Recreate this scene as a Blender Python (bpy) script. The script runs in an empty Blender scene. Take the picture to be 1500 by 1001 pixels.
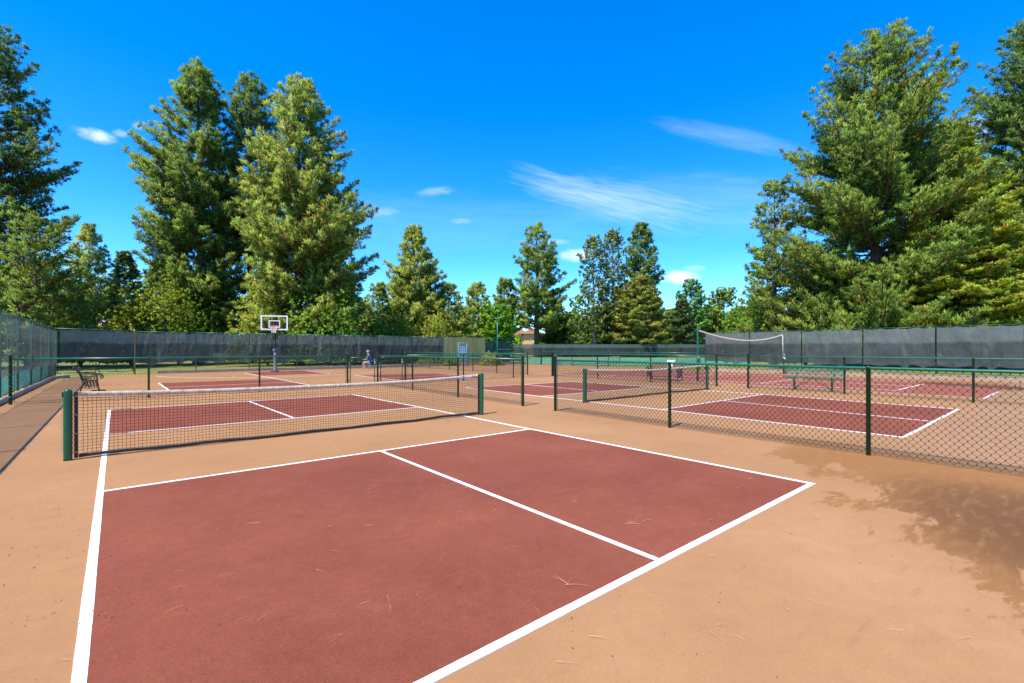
import bpy, math, random
import numpy as np
from mathutils import Vector

# ---------------------------------------------------------------- frame of reference
# world X runs along the net of the near court, Y down its length, origin at its near left corner
F, HY, CZ, YAW = 686.6, 511.56, 1.4813, 0.7005
CX, CY = 0.1579, -1.8158
CO, SI = math.cos(YAW), math.sin(YAW)
COL = bpy.context.scene.collection
sc = bpy.context.scene

def W(u, d):
    """bearing u, distance d ahead of the viewpoint -> ground x, y"""
    x = (u-750)/F*d
    return (CX + x*CO + d*SI, CY - x*SI + d*CO)

# ---------------------------------------------------------------- scene helpers
def push_back(root, u, d, far):
    k = far/d; X, Y = W(u, far)
    root.location = (X, Y, CZ*(1-k)-.02); root.scale = (k, k, k)

def thing(name, label, cat, loc=(0, 0, 0), rz=0, group=None):
    o = bpy.data.objects.new(name, None)
    COL.objects.link(o)
    o.empty_display_size = .2
    o.location = loc
    o.rotation_euler = (0, 0, rz)
    tag(o, label, cat, group)
    return o

def tag(o, label=None, cat=None, group=None, kind=None):
    if label: o['label'] = label
    if cat: o['category'] = cat
    if group: o['group'] = group
    if kind: o['kind'] = kind
    return o

def copy_tree(o, parent=None):
    c = o.copy()
    COL.objects.link(c)
    c.parent = parent
    for ch in list(o.children):
        copy_tree(ch, c)
    return c

class MB:
    def __init__(s):
        s.v, s.f = [], []
    def add(s, vs, fs):
        n = len(s.v)
        s.v += [tuple(p) for p in vs]
        s.f += [tuple(i+n for i in f) for f in fs]
    def box(s, x0, x1, y0, y1, z0, z1):
        s.add([(x0,y0,z0),(x1,y0,z0),(x1,y1,z0),(x0,y1,z0),(x0,y0,z1),(x1,y0,z1),(x1,y1,z1),(x0,y1,z1)],
              [(0,3,2,1),(4,5,6,7),(0,1,5,4),(1,2,6,5),(2,3,7,6),(3,0,4,7)])
    def cbox(s, x0, x1, y0, y1, z0, z1, b=.01):
        """box with chamfered edges along its long sides and top"""
        s.add([(x0,y0,z0),(x1,y0,z0),(x1,y1,z0),(x0,y1,z0),
               (x0,y0,z1-b),(x1,y0,z1-b),(x1,y1,z1-b),(x0,y1,z1-b),
               (x0+b,y0+b,z1),(x1-b,y0+b,z1),(x1-b,y1-b,z1),(x0+b,y1-b,z1)],
              [(0,3,2,1),(0,1,5,4),(1,2,6,5),(2,3,7,6),(3,0,4,7),(4,5,9,8),(5,6,10,9),(6,7,11,10),(7,4,8,11),(8,9,10,11)])
    def tube(s, pts, r, n=8, cap=True):
        pts = [Vector(p) for p in pts]
        rs = r if isinstance(r, (list, tuple)) else [r]*len(pts)
        base = len(s.v)
        prev = None
        for i, p in enumerate(pts):
            if i == 0: t = pts[1]-p
            elif i == len(pts)-1: t = p-pts[i-1]
            else: t = pts[i+1]-pts[i-1]
            t.normalize()
            if prev is None:
                a = Vector((0,0,1)) if abs(t.z) < .9 else Vector((1,0,0))
                u = t.cross(a).normalized()
            else:
                u = (prev - t*prev.dot(t)).normalized()
            prev = u
            w = t.cross(u)
            for k in range(n):
                an = 2*math.pi*k/n
                q = p + (u*math.cos(an)+w*math.sin(an))*rs[i]
                s.v.append((q.x,q.y,q.z))
        for i in range(len(pts)-1):
            for k in range(n):
                a = base+i*n+k; b = base+i*n+(k+1)%n
                s.f.append((a,b,b+n,a+n))
        if cap:
            s.f.append(tuple(base+k for k in range(n))[::-1])
            s.f.append(tuple(base+(len(pts)-1)*n+k for k in range(n)))
    def lathe(s, prof, c=(0,0,0), n=16):
        base = len(s.v)
        for r, z in prof:
            for k in range(n):
                a = 2*math.pi*k/n
                s.v.append((c[0]+r*math.cos(a), c[1]+r*math.sin(a), c[2]+z))
        for i in range(len(prof)-1):
            for k in range(n):
                a = base+i*n+k; b = base+i*n+(k+1)%n
                s.f.append((a,b,b+n,a+n))
        s.f.append(tuple(base+k for k in range(n))[::-1])
        s.f.append(tuple(base+(len(prof)-1)*n+k for k in range(n)))
    def build(s, name, mat, parent=None, smooth=False, off=None):
        me = bpy.data.meshes.new(name)
        v = s.v
        if off is not None:
            v = [(a-off[0], b-off[1], c-off[2]) for a,b,c in v]
        me.from_pydata(v, [], s.f)
        if smooth:
            me.polygons.foreach_set('use_smooth', [True]*len(me.polygons))
        me.materials.append(mat)
        o = bpy.data.objects.new(name, me)
        COL.objects.link(o)
        o.parent = parent
        return o

def np_mesh(name, v, q, mat, parent=None, tint=None, smooth=False, nrm=None):
    """fast mesh from an (n,3) array and an (m,4) or (m,3) face array"""
    me = bpy.data.meshes.new(name)
    v = np.ascontiguousarray(v, dtype=np.float32); q = np.ascontiguousarray(q, dtype=np.int32)
    m, k = q.shape
    me.vertices.add(len(v)); me.vertices.foreach_set('co', v.ravel())
    me.loops.add(m*k); me.loops.foreach_set('vertex_index', q.ravel())
    me.polygons.add(m)
    me.polygons.foreach_set('loop_start', np.arange(0, m*k, k, dtype=np.int32))
    me.polygons.foreach_set('loop_total', np.full(m, k, dtype=np.int32))
    me.update(calc_edges=True)
    if tint is not None:
        at = me.color_attributes.new('tint', 'FLOAT_COLOR', 'POINT')
        c = np.ones((len(v), 4), dtype=np.float32); c[:, :3] = tint
        at.data.foreach_set('color', c.ravel())
    if smooth:
        me.polygons.foreach_set('use_smooth', [True]*m)
    if nrm is not None:
        me.polygons.foreach_set('use_smooth', [True]*m)
        me.normals_split_custom_set_from_vertices(np.ascontiguousarray(nrm, dtype=np.float32))
    me.materials.append(mat)
    o = bpy.data.objects.new(name, me)
    COL.objects.link(o)
    o.parent = parent
    return o

# ---------------------------------------------------------------- materials
class NT:
    def __init__(s, name):
        s.m = bpy.data.materials.new(name); s.m.use_nodes = True
        s.t = s.m.node_tree; s.b = s.t.nodes['Principled BSDF']
        s.out = s.t.nodes['Material Output']
    def n(s, ty, **kw):
        nd = s.t.nodes.new(ty)
        for k, v in kw.items(): setattr(nd, k, v)
        return nd
    def l(s, a, b): s.t.links.new(a, b)
    def pos(s):
        return s.n('ShaderNodeNewGeometry').outputs['Position']
    def obj(s):
        return s.n('ShaderNodeTexCoord').outputs['Object']
    def noise(s, vec, scale, detail=4, rough=.55, stretch=None, rot=0, dist=0):
        if stretch:
            mp = s.n('ShaderNodeMapping'); mp.inputs['Scale'].default_value = stretch
            mp.inputs['Rotation'].default_value = (0, 0, rot)
            s.l(vec, mp.inputs[0]); vec = mp.outputs[0]
        nd = s.n('ShaderNodeTexNoise'); nd.inputs['Scale'].default_value = scale
        nd.inputs['Detail'].default_value = detail; nd.inputs['Roughness'].default_value = rough
        nd.inputs['Distortion'].default_value = dist
        s.l(vec, nd.inputs['Vector'])
        return nd.outputs['Fac']
    def ramp(s, fac, stops):
        nd = s.n('ShaderNodeValToRGB'); cr = nd.color_ramp
        while len(cr.elements) < len(stops): cr.elements.new(.5)
        for e, (p, c) in zip(cr.elements, stops):
            e.position = p
            e.color = (c, c, c, 1) if isinstance(c, (int, float)) else (*c, 1)
        s.l(fac, nd.inputs[0])
        return nd.outputs[0]
    def mix(s, fac, a, b, mode='MIX'):
        nd = s.n('ShaderNodeMix', data_type='RGBA', blend_type=mode)
        for sock, val in ((0, fac), (6, a), (7, b)):
            if isinstance(val, (int, float)): nd.inputs[sock].default_value = val if sock == 0 else (val, val, val, 1)
            elif isinstance(val, tuple): nd.inputs[sock].default_value = (*val, 1)
            else: s.l(val, nd.inputs[sock])
        return nd.outputs[2]
    def math(s, op, a, b=0., c=0., clamp=False):
        nd = s.n('ShaderNodeMath', operation=op, use_clamp=clamp)
        for i, v in enumerate((a, b, c)):
            if isinstance(v, (int, float)): nd.inputs[i].default_value = v
            else: s.l(v, nd.inputs[i])
        return nd.outputs[0]
    def smooth(s, x, lo, hi):
        nd = s.n('ShaderNodeMapRange', interpolation_type='SMOOTHSTEP')
        s.l(x, nd.inputs[0]); nd.inputs[1].default_value = lo; nd.inputs[2].default_value = hi
        return nd.outputs[0]
    def bump(s, h, strength=.3, dist=.01):
        nd = s.n('ShaderNodeBump'); nd.inputs['Strength'].default_value = strength
        nd.inputs['Distance'].default_value = dist
        s.l(h, nd.inputs['Height']); s.l(nd.outputs[0], s.b.inputs['Normal'])
    def base(s, c, rough=.8, metal=0, spec=.3):
        if isinstance(c, tuple): s.b.inputs['Base Color'].default_value = (*c, 1)
        else: s.l(c, s.b.inputs['Base Color'])
        s.b.inputs['Roughness'].default_value = rough
        s.b.inputs['Metallic'].default_value = metal
        s.b.inputs['Specular IOR Level'].default_value = spec
        return s.m

def simple(name, c, rough=.6, metal=0, spec=.4, var=.15, scale=20):
    t = NT(name)
    f = t.noise(t.obj(), scale, 4)
    lo = tuple(x*(1-var) for x in c); hi = tuple(min(1, x*(1+var)) for x in c)
    return t.base(t.ramp(f, [(.3, lo), (.7, hi)]), rough, metal, spec)

def sep(t, vec):
    nd = t.n('ShaderNodeSeparateXYZ'); t.l(vec, nd.inputs[0]); return nd.outputs

# tan acrylic court paint, with the rusty damp stain that spreads from the fence
t = NT('tan_court_paint'); P = t.pos(); xyz = sep(t, P)
big = t.noise(P, .35, 5, .6)
mid = t.noise(P, 2.2, 6, .65, dist=.4)
fine = t.noise(P, 60, 3, .7)
c = t.ramp(big, [(.3, (.325,.172,.078)), (.55, (.375,.198,.090)), (.75, (.415,.228,.108))])
c = t.mix(t.math('MULTIPLY', t.smooth(mid, .52, .72), .30), c, (.298,.158,.072))
# smears left by water running across the slab
sm = t.noise(P, 1.0, 6, .65, stretch=(1.3, 7.5, 1), rot=YAW)
c = t.mix(t.math('MULTIPLY', t.smooth(sm, .58, .72), .35), c, (.25,.13,.06))
sm2 = t.noise(P, 1.5, 5, .6, stretch=(.8, 4.0, 1), rot=YAW)
c = t.mix(t.math('MULTIPLY', t.smooth(sm2, .62, .78), .25), c, (0.436,0.262,0.120))
# stain
s0 = t.math('ADD', t.math('MULTIPLY', xyz[0], .594), t.math('MULTIPLY', xyz[1], -.804))
n1 = t.noise(P, .75, 8, .62, stretch=(1., 2.4, 1), rot=YAW, dist=.5)
n2 = t.noise(P, 5.5, 8, .75, stretch=(1., 3.0, 1), rot=YAW, dist=.3)
s1 = t.math('ADD', s0, t.math('MULTIPLY', t.math('SUBTRACT', n1, .5), 3.6))
s1 = t.math('ADD', s1, t.math('MULTIPLY', t.math('SUBTRACT', n2, .5), 1.0))
edge = t.smooth(s1, 3.78, 3.98)
ex = t.math('SUBTRACT', xyz[0], 5.75); ey = t.math('SUBTRACT', xyz[1], -2.0)
e1 = t.math('ADD', t.math('MULTIPLY', ex, .594), t.math('MULTIPLY', ey, -.804)); e2 = t.math('ADD', t.math('MULTIPLY', ex, .804), t.math('MULTIPLY', ey, .594))
q_ = t.math('ADD', t.math('POWER', t.math('ABSOLUTE', t.math('DIVIDE', e1, 1.1)), 2.), t.math('POWER', t.math('ABSOLUTE', t.math('DIVIDE', e2, 1.9)), 2.))
deep = t.smooth(t.math('ADD', q_, t.math('MULTIPLY', n2, .8)), 2.0, .5)
lim = t.math('MULTIPLY', t.smooth(xyz[0], 9.6, 7.9), t.smooth(xyz[0], .5, 3.0))
far = t.smooth(xyz[1], 2.0, .4)
lim = t.math('MULTIPLY', lim, far)
n3 = t.noise(P, 3.0, 6, .6, stretch=(1., 4.0, 1), rot=YAW)
stc = t.mix(deep, (.275,.128,.045), (.135,.063,.026))
stc = t.mix(t.math('MULTIPLY', t.smooth(n3, .45, .75), .55), stc, (0.317,0.160,0.066))
c = t.mix(t.math('MULTIPLY', t.math('MULTIPLY', edge, lim), .92), c, stc)
# greyer dust on the slab beyond the fence
dz = t.math('MULTIPLY', t.smooth(xyz[0], 8.2, 9.2), t.smooth(xyz[1], .6, -.8))
c = t.mix(t.math('MULTIPLY', dz, .6), c, (0.330,0.197,0.114))
c = t.mix(.22, c, t.ramp(t.noise(P, 7, 7, .75), [(.3, .6), (.7, 1.1)]), 'MULTIPLY')
c = t.mix(.22, c, t.ramp(fine, [(.25, .25), (.75, 1.)]), 'MULTIPLY')
t.bump(t.noise(P, 160, 3, .7), .25, .004)
M_TAN = t.base(c, .9, 0, .08)

def court_red(name, a, b, d):
    t = NT(name); P = t.pos()
    c = t.ramp(t.noise(P, .45, 7, .68, dist=.3), [(.34, a), (.64, b)])
    c = t.mix(t.math('MULTIPLY', t.smooth(t.noise(P, 1.8, 7, .7), .5, .75), .35), c, d)
    c = t.mix(t.math('MULTIPLY', t.smooth(t.noise(P, 1.1, 6, .65, stretch=(1., 5., 1), rot=YAW), .56, .74), .22), c, (a[0]*.7, a[1]*.75, a[2]*.75))
    c = t.mix(.42, c, t.ramp(t.noise(P, 62, 4, .8), [(.3, .3), (.7, 1.15)]), 'MULTIPLY')
    c = t.mix(.25, c, t.ramp(t.noise(P, 9, 6, .75), [(.3, .5), (.7, 1.25)]), 'MULTIPLY')
    c = t.mix(t.math('MULTIPLY', t.smooth(t.noise(P, 260, 2, .6), .66, .75), .25), c, (.75,.5,.4))
    t.bump(t.noise(P, 200, 3, .7), .35, .004)
    return t.base(c, .88, 0, .12)
M_RED = court_red('red_court_paint', (.200,.055,.031), (.262,.077,.042), (.29,.10,.055))
M_RED2 = court_red('faded_red_court_paint', (.31,.098,.058), (.35,.115,.07), (.38,.15,.09))

t = NT('white_line_paint'); P = t.pos()
c = t.ramp(t.noise(P, 9, 6, .7), [(.3, (.66,.64,.61)), (.6, (.80,.79,.77))])
c = t.mix(t.math('MULTIPLY', t.smooth(t.noise(P, 45, 5, .75), .60, .74), .6), c, (.50,.36,.27))
M_LINE = t.base(c, .7, 0, .3)
t = NT('worn_line_paint'); P = t.pos()
c = t.mix(t.smooth(t.noise(P, 3.5, 6, .75), .50, .64), (.84,.80,.76), (.66,.46,.36))
M_LINE2 = t.base(c, .8, 0, .3)

t = NT('concrete'); P = t.pos()
c = t.ramp(t.noise(P, 3, 7, .7), [(.3, (.36,.27,.19)), (.7, (.58,.47,.36))])
t.bump(t.noise(P, 40, 5, .7), .5, .01)
c = t.mix(1., c, (.95,.90,.82), 'MULTIPLY')
M_CONC = t.base(c, .9)

t = NT('grass'); P = t.pos()
c = t.ramp(t.noise(P, .55, 6, .65), [(.32, (.07,.135,.02)), (.5, (.16,.185,.035)), (.68, (.40,.32,.09))])
c = t.mix(.5, c, t.ramp(t.noise(P, 18, 4, .7), [(.3, .4), (.7, 1.2)]), 'MULTIPLY')
M_GRASS = t.base(c, .95)
t = NT('bark_dust'); P = t.pos()
c = t.ramp(t.noise(P, 3, 6, .7), [(.3, (.36,.20,.07)), (.7, (.62,.40,.16))])
M_DIRT = t.base(c, .95)
t = NT('green_court_paint'); P = t.pos()
c = t.ramp(t.noise(P, .3, 5, .6), [(.3, (.07,.22,.10)), (.7, (.10,.27,.13))])
M_GREENC = t.base(c, .85)

def paint(name, c, rough=.32, spec=.5):
    t = NT(name); P = t.obj()
    k = t.noise(P, 14, 5, .7)
    lo = tuple(x*.75 for x in c); hi = tuple(x*1.2 for x in c)
    col = t.ramp(k, [(.3, lo), (.7, hi)])
    col = t.mix(t.math('MULTIPLY', t.smooth(t.noise(P, 60, 4, .7), .68, .75), .6), col, (.28,.26,.22))
    return t.base(col, rough, 0, spec)
M_POST = paint('green_pvc_post', (.010,.085,.040))
M_NPOST = paint('green_net_post', (.008,.085,.036))
M_RAIL = paint('green_pvc_rail', (.006,.13,.075), .28)
M_TEAL = paint('teal_pvc', (.008,.17,.13), .35)
M_WIRE = simple('dark_green_wire', (.008,.022,.014), .45, 0, .5)
M_NETW = simple('black_net_cord', (.012,.010,.010), .8)
M_BAND = simple('black_vinyl_band', (.022,.018,.018), .6)
t = NT('dusty_white_tape'); P = t.pos()
c = t.ramp(t.noise(P, 22, 6, .75, stretch=(1, 1, .5)), [(.3, (.36,.23,.14)), (.5, (.52,.42,.31)), (.72, (.66,.60,.52))])
t.bump(t.noise(P, 60, 3, .7), .5, .01)
M_TAPE = t.base(c, .85)
M_TAPE2 = simple('beige_tape', (.72,.56,.42), .8, scale=8)
M_BRASS = simple('brass', (.62,.45,.20), .4, .8)
M_STEEL = simple('galvanised_steel', (.50,.51,.50), .4, .7)
M_BLACK = simple('black_paint', (.012,.012,.013), .35)
M_IRON = simple('weathered_cast_iron', (.035,.03,.028), .45, .3, .5, .4, 60)
M_WOOD = simple('weathered_wood_slat', (.22,.12,.065), .75, var=.4, scale=15)
M_GRPAD = simple('grey_foam_pad', (.12,.12,.125), .8, var=.3)
M_WHITE = simple('white_paint', (.80,.80,.80), .45, var=.05)
M_ORANGE = simple('orange_steel', (.75,.10,.04), .4)
M_NETWHITE = simple('white_nylon', (.80,.68,.58), .8)
M_TOWEL = simple('white_towel', (.78,.80,.84), .95, var=.1)
M_BLUEP = simple('light_blue_paint', (.10,.27,.48), .5)
M_BALL = simple('yellow_ball', (.75,.62,.05), .6)
M_BIN = simple('grey_plastic', (.14,.17,.20), .6)
M_NEEDLE = simple('dry_pine_needle', (.62,.40,.20), .8, var=.4, scale=6)
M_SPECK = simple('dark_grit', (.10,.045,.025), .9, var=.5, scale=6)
M_SKIN = simple('skin', (.50,.30,.21), .6)
M_SHIRT = simple('blue_shirt', (.006,.07,.36), .9)
M_SHORTS = simple('pale_shorts', (.34,.32,.33), .9)
M_HAIR = simple('grey_hair', (.28,.25,.22), .9)
t = NT('glass'); t.b.inputs['Transmission Weight'].default_value = 1; M_GLASS = t.base((.93,.97,.96), .03, 0, .5)
t.b.inputs['IOR'].default_value = 1.05
t = NT('stucco'); M_STUCCO = t.base(t.ramp(t.noise(t.pos(), 1.5, 5), [(.3, (.62,.36,.19)), (.7, (.70,.42,.23))]), .9)
t = NT('clay_tile_roof'); P = t.pos()
w = t.n('ShaderNodeTexWave'); w.inputs['Scale'].default_value = 1.6; w.bands_direction = 'Z'; t.l(P, w.inputs[0])
c = t.mix(.35, t.ramp(t.noise(P, 2, 6, .7), [(.3, (.24,.11,.07)), (.7, (.36,.18,.12))]), w.outputs[0], 'MULTIPLY')
M_TILE = t.base(c, .85)
M_GREYROOF = simple('grey_shingles', (.36,.33,.29), .9)
M_PANE = simple('window_glass', (.05,.06,.07), .1, 0, .6)

def fabric(name, a, b, top, seam_z=None, transp=.12, streak=(.16,.12,.13), tlum=.3):
    """woven shade cloth: lighter upper band, dusty streaks (light showing through on the left screen), a little see-through"""
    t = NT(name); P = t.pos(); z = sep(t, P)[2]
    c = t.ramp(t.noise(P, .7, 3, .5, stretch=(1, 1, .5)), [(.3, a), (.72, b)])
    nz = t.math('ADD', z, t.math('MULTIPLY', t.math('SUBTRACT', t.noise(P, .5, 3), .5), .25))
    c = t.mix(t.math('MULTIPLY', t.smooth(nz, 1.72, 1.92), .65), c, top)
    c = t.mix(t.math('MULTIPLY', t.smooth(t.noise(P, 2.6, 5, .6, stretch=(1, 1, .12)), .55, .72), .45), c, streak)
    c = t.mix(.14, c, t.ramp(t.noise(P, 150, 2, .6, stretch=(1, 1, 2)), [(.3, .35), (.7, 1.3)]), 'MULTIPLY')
    t.bump(t.noise(P, 2.2, 3, .5, stretch=(1, 1, .4)), .9, .20)
    t.base(c, .6, 0, .45)
    tr = t.n('ShaderNodeBsdfTransparent'); mx = t.n('ShaderNodeMixShader'); mx.inputs[0].default_value = transp
    tl = t.n('ShaderNodeBsdfTranslucent'); t.l(c, tl.inputs[0])
    m0 = t.n('ShaderNodeMixShader'); m0.inputs[0].default_value = tlum
    t.l(t.b.outputs[0], m0.inputs[1]); t.l(tl.outputs[0], m0.inputs[2])
    t.l(m0.outputs[0], mx.inputs[1]); t.l(tr.outputs[0], mx.inputs[2]); t.l(mx.outputs[0], t.out.inputs[0])
    return t.m
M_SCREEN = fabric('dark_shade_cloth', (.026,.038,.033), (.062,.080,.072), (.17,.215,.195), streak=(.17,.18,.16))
M_SCREEN_L = fabric('backlit_shade_cloth', (.07,.09,.095), (.15,.17,.175), (.17,.23,.235), transp=.57, streak=(.48,.34,.37), tlum=.55)  # backlight put into the colour: paler cloth, mauve streaks where light shows through
M_SCREEN_R = fabric('sunlit_shade_cloth', (.045,.058,.052), (.10,.12,.11), (.20,.24,.22), streak=(.20,.20,.175))  # paler copy of the cloth: sun on the right screen put into its colour
M_TEALCLOTH = fabric('turquoise_cloth', (.04,.50,.52), (.10,.72,.70), (.06,.55,.55), transp=.2, streak=(.3,.75,.65), tlum=.7)
M_GREENPANEL = fabric('dark_green_panel', (.008,.075,.07), (.012,.10,.09), (.012,.10,.09), transp=.03, streak=(.01,.08,.07))
t = NT('weathered_green_boards'); P = t.pos()
c = t.ramp(t.noise(P, 3.5, 6, .7, stretch=(1, 1, .09)), [(.3, (.15,.17,.06)), (.55, (.23,.25,.11)), (.75, (.32,.33,.18))])
M_BOARDS = t.base(c, .9)

def bark(name, a, b):
    t = NT(name); P = t.pos()
    c = t.ramp(t.noise(P, 3, 6, .7, stretch=(1, 1, .25)), [(.3, a), (.7, b)])
    t.bump(t.noise(P, 8, 5, .7, stretch=(1, 1, .25)), 1, .08)
    return t.base(c, .95)
M_BARK = bark('pine_bark', (.06,.035,.022), (.19,.10,.06))
M_BARKG = bark('grey_bark', (.16,.14,.11), (.40,.37,.32))

def foliage(name, dark, light, trans=.42):
    t = NT(name)
    at = t.n('ShaderNodeVertexColor', layer_name='tint')
    c = t.ramp(t.noise(t.pos(), .45, 4, .6), [(.35, dark), (.65, light)])
    c = t.mix(1., c, at.outputs[0], 'MULTIPLY')
    c = t.mix(1., c, (1.92, 1.95, 1.22), 'MULTIPLY')
    t.base(c, .6, 0, .25)
    tl = t.n('ShaderNodeBsdfTranslucent'); t.l(c, tl.inputs[0])
    mx = t.n('ShaderNodeMixShader'); mx.inputs[0].default_value = trans
    t.l(t.b.outputs[0], mx.inputs[1]); t.l(tl.outputs[0], mx.inputs[2]); t.l(mx.outputs[0], t.out.inputs[0])
    return t.m
FOL = {
 'pine':   foliage('pine_needles_green', (.085,.14,.03), (.16,.205,.05)),
 'darkpine': foliage('pine_needles_dark', (.06,.11,.03), (.11,.16,.042)),
 'olivepine': foliage('pine_needles_olive', (.135,.18,.042), (.23,.26,.07)),
 'fir':    foliage('fir_needles_yellow_green', (.19,.225,.03), (.32,.33,.05)),
 'spruce': foliage('spruce_needles_olive', (.17,.185,.045), (.29,.28,.085)),
 'bluespruce': foliage('spruce_needles_dark', (.05,.09,.04), (.09,.13,.06)),
 'maple':  foliage('maple_leaves', (.09,.20,.012), (.15,.29,.02), .4),
 'aspen':  foliage('aspen_leaves', (.13,.19,.04), (.21,.27,.07), .35),
 'cottonwood': foliage('cottonwood_leaves', (.10,.13,.04), (.17,.195,.07), .3),
 'poplar': foliage('poplar_leaves', (.07,.17,.045), (.12,.24,.065), .35),
 'juniper': foliage('juniper_leaves', (.12,.16,.02), (.22,.235,.035)),
 'hedge': foliage('hedge_leaves', (.07,.14,.02), (.14,.22,.035)),
 'gold': foliage('gold_shrub_leaves', (.17,.17,.03), (.28,.26,.06)),
}

# ---------------------------------------------------------------- ground and courts
def gz(x, y):
    """the tennis courts beyond lie about 0.65 m lower"""
    s = min(1, max(0, (x-33)/9))*min(1, max(0, (y-14)/5))
    return -.66*s*s*(3-2*s) - .02
xs = [-500,-300,-200,-140,-100,-70,-50,-35,-25,-15,-8,0,8,16,24,30,32]+[33+k*1.5 for k in range(8)]+[48,55,65,80,100,130,170,230,320,450,700]
ys = [-300,-150,-80,-40,-20,-10,0,6,10]+[12+k for k in range(10)]+[24,28,33,40,50,65,80,100,130,170,230,320,450,700]
mb = MB()
for y in ys:
    for x in xs: mb.v.append((x, y, gz(x, y)))
n = len(xs)
for j in range(len(ys)-1):
    for i in range(n-1): mb.f.append((j*n+i, j*n+i+1, (j+1)*n+i+1, (j+1)*n+i))
tag(mb.build('ground', M_GRASS, smooth=True), kind='structure')

def sheet(name, poly, z, mat, kind='structure'):
    mb = MB(); mb.add([(x, y, z) for x, y in poly], [tuple(range(len(poly)))])
    return tag(mb.build(name, mat), kind=kind)

slab = [(-2.2,-14), (31.4,-14), (31.4,33.15), (1.0,33.15), (.0,32.75), (-1.2,31.9), (-2.2,30.6)]
mb = MB()
mb.add([(x, y, 0.) for x, y in slab]+[(x, y, -.12) for x, y in slab],
       [tuple(range(7))]+[(i, i+7, (i+1) % 7+7, (i+1) % 7) for i in range(7)])
tag(mb.build('court_slab', M_TAN), kind='structure')
Z1, Z2 = .0025, .005
# red service boxes of each court
sheet('court_paint', [(0.03,.03),(6.0,0.0),(6.0,4.6),(.03,4.62)], Z1, M_RED)
sheet('court_paint', [(0.01,8.86),(6.06,8.84),(6.02,13.14),(.01,13.18)], Z1, M_RED)
sheet('court_paint', [(10.25,-.04),(15.93,-.07),(16.25,4.58),(10.32,4.57)], Z1, M_RED)
sheet('court_paint', [(10.29,8.80),(16.1,8.55),(15.9,12.7),(10.4,13.1)], Z1, M_RED)
sheet('court_paint', [(1.6,17.6),(6.2,17.6),(6.2,23.3),(1.6,23.6)], Z1, M_RED)
sheet('court_paint', [(10.45,17.6),(15.0,17.6),(15.0,22.6),(12.1,23.6),(10.45,23.6)], Z1, M_RED)
sheet('court_paint', [(6.35,26.8),(9.95,26.8),(9.95,31.6),(6.35,31.6)], Z1, M_RED)
sheet('court_paint', [(20.0,-.18),(28.9,-.3),(29.2,18.0),(20.1,18.0)], Z1, M_RED2)

LW = .056
def line(a, b, w=LW, mat=M_LINE, z=Z2):
    a = Vector(a); b = Vector(b); d = (b-a).normalized(); n = Vector((-d.y, d.x))*w/2
    L = (b-a).length; k = max(1, int(L/(.05 if min(a.length, b.length) < 9 else .5))); mb = MB(); rnd = random.Random(int(a.x*99+a.y*7))
    for i in range(k+1):
        p = a+(b-a)*i/k; j = 1+rnd.uniform(-.03, .03)+.02*math.sin(i*.21)
        mb.v += [(p.x+n.x*j, p.y+n.y*j, z), (p.x-n.x*j, p.y-n.y*j, z)]
    for i in range(k): mb.f.append((2*i+1, 2*i+3, 2*i+2, 2*i))
    m_ = len(mb.v); mb.v += [(x, y, z-.0044) for x, y, _ in mb.v]      # the paint film's edge
    for i in range(k): mb.f += [(2*i, 2*i+2, m_+2*i+2, m_+2*i), (2*i+3, 2*i+1, m_+2*i+1, m_+2*i+3)]
    mb.f += [(1, 0, m_, m_+1), (2*k, 2*k+1, m_+2*k+1, m_+2*k)]
    return tag(mb.build('court_line', mat), kind='structure')
h = LW/2
# near court
line((.03,-.03),(.02,13.21)); line((6.0,-.03),(6.0,4.59)); line((6.0,4.59),(6.06,8.85)); line((6.06,8.85),(6.01,13.15))
line((.03+h,0.03),(6.0-h,0.0)); line((.03+h,4.65),(6.0-h,4.585), .05); line((.01+h,8.91),(6.06-h,8.84), .05)
line((.02+h,13.18),(6.01-h,13.13), .05); line((3.06,.05),(3.085,4.58), .05); line((3.06,8.91),(3.02,13.13), .05)
# court beyond the side fence
line((10.24,-.06),(10.34,4.55)); line((10.34,4.55),(10.28,8.8)); line((10.28,8.8),(10.4,13.1))
line((15.95,-.1),(16.3,4.6)); line((16.3,4.6),(16.1,8.55)); line((16.1,8.55),(15.9,12.7))
line((10.24+h,-.04),(15.95-h,-.07)); line((10.34+h,4.57),(16.3-h,4.6), .05); line((10.28+h,8.82),(16.1-h,8.55), .05)
line((10.4+h,13.1),(15.9-h,12.65), .05); line((12.9,-.03),(13.45,4.58), .05); line((13.03,8.8),(13.2,12.9), .05)
# back court and basketball key
line((1.6,17.6),(1.55,23.65)); line((6.2,17.6),(6.2,30.9), .05); line((1.6,20.6),(6.15,20.6), .05)
line((1.6,17.6),(15,17.6)); line((10.42,17.6),(10.42,24.1), .05); line((10.45,20.6),(15,20.6), .05); line((15,17.6),(15,22.6))
line((9.98,26.8),(9.98,31.6), .05); line((6.25,26.8),(9.95,26.8), .05)
arc = [(8.2+6.45*math.cos(a), 31.2+6.2*math.sin(a)) for a in [math.radians(187+k*8) for k in range(21)]]
for p, q in zip(arc, arc[1:]): line(p, q, .05)
# volleyball and badminton lines on the far red court
line((20.0,-.2),(23.4,-.25), .06)
line((21.5,2.15),(27.5,2.12), .06, M_LINE2); line((21.45,2.15),(21.35,15.8), .05, M_LINE2)
line((21.5,6.78),(27.6,6.78), .06, M_LINE2); line((24.5,2.2),(24.6,6.7), .05, M_LINE2); line((27.55,2.15),(27.6,15.8), .05, M_LINE2)
line((20.15,0),(20.2,17.8), .05, M_LINE2); line((21.5,11.3),(27.6,11.3), .05, M_LINE2)

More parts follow.
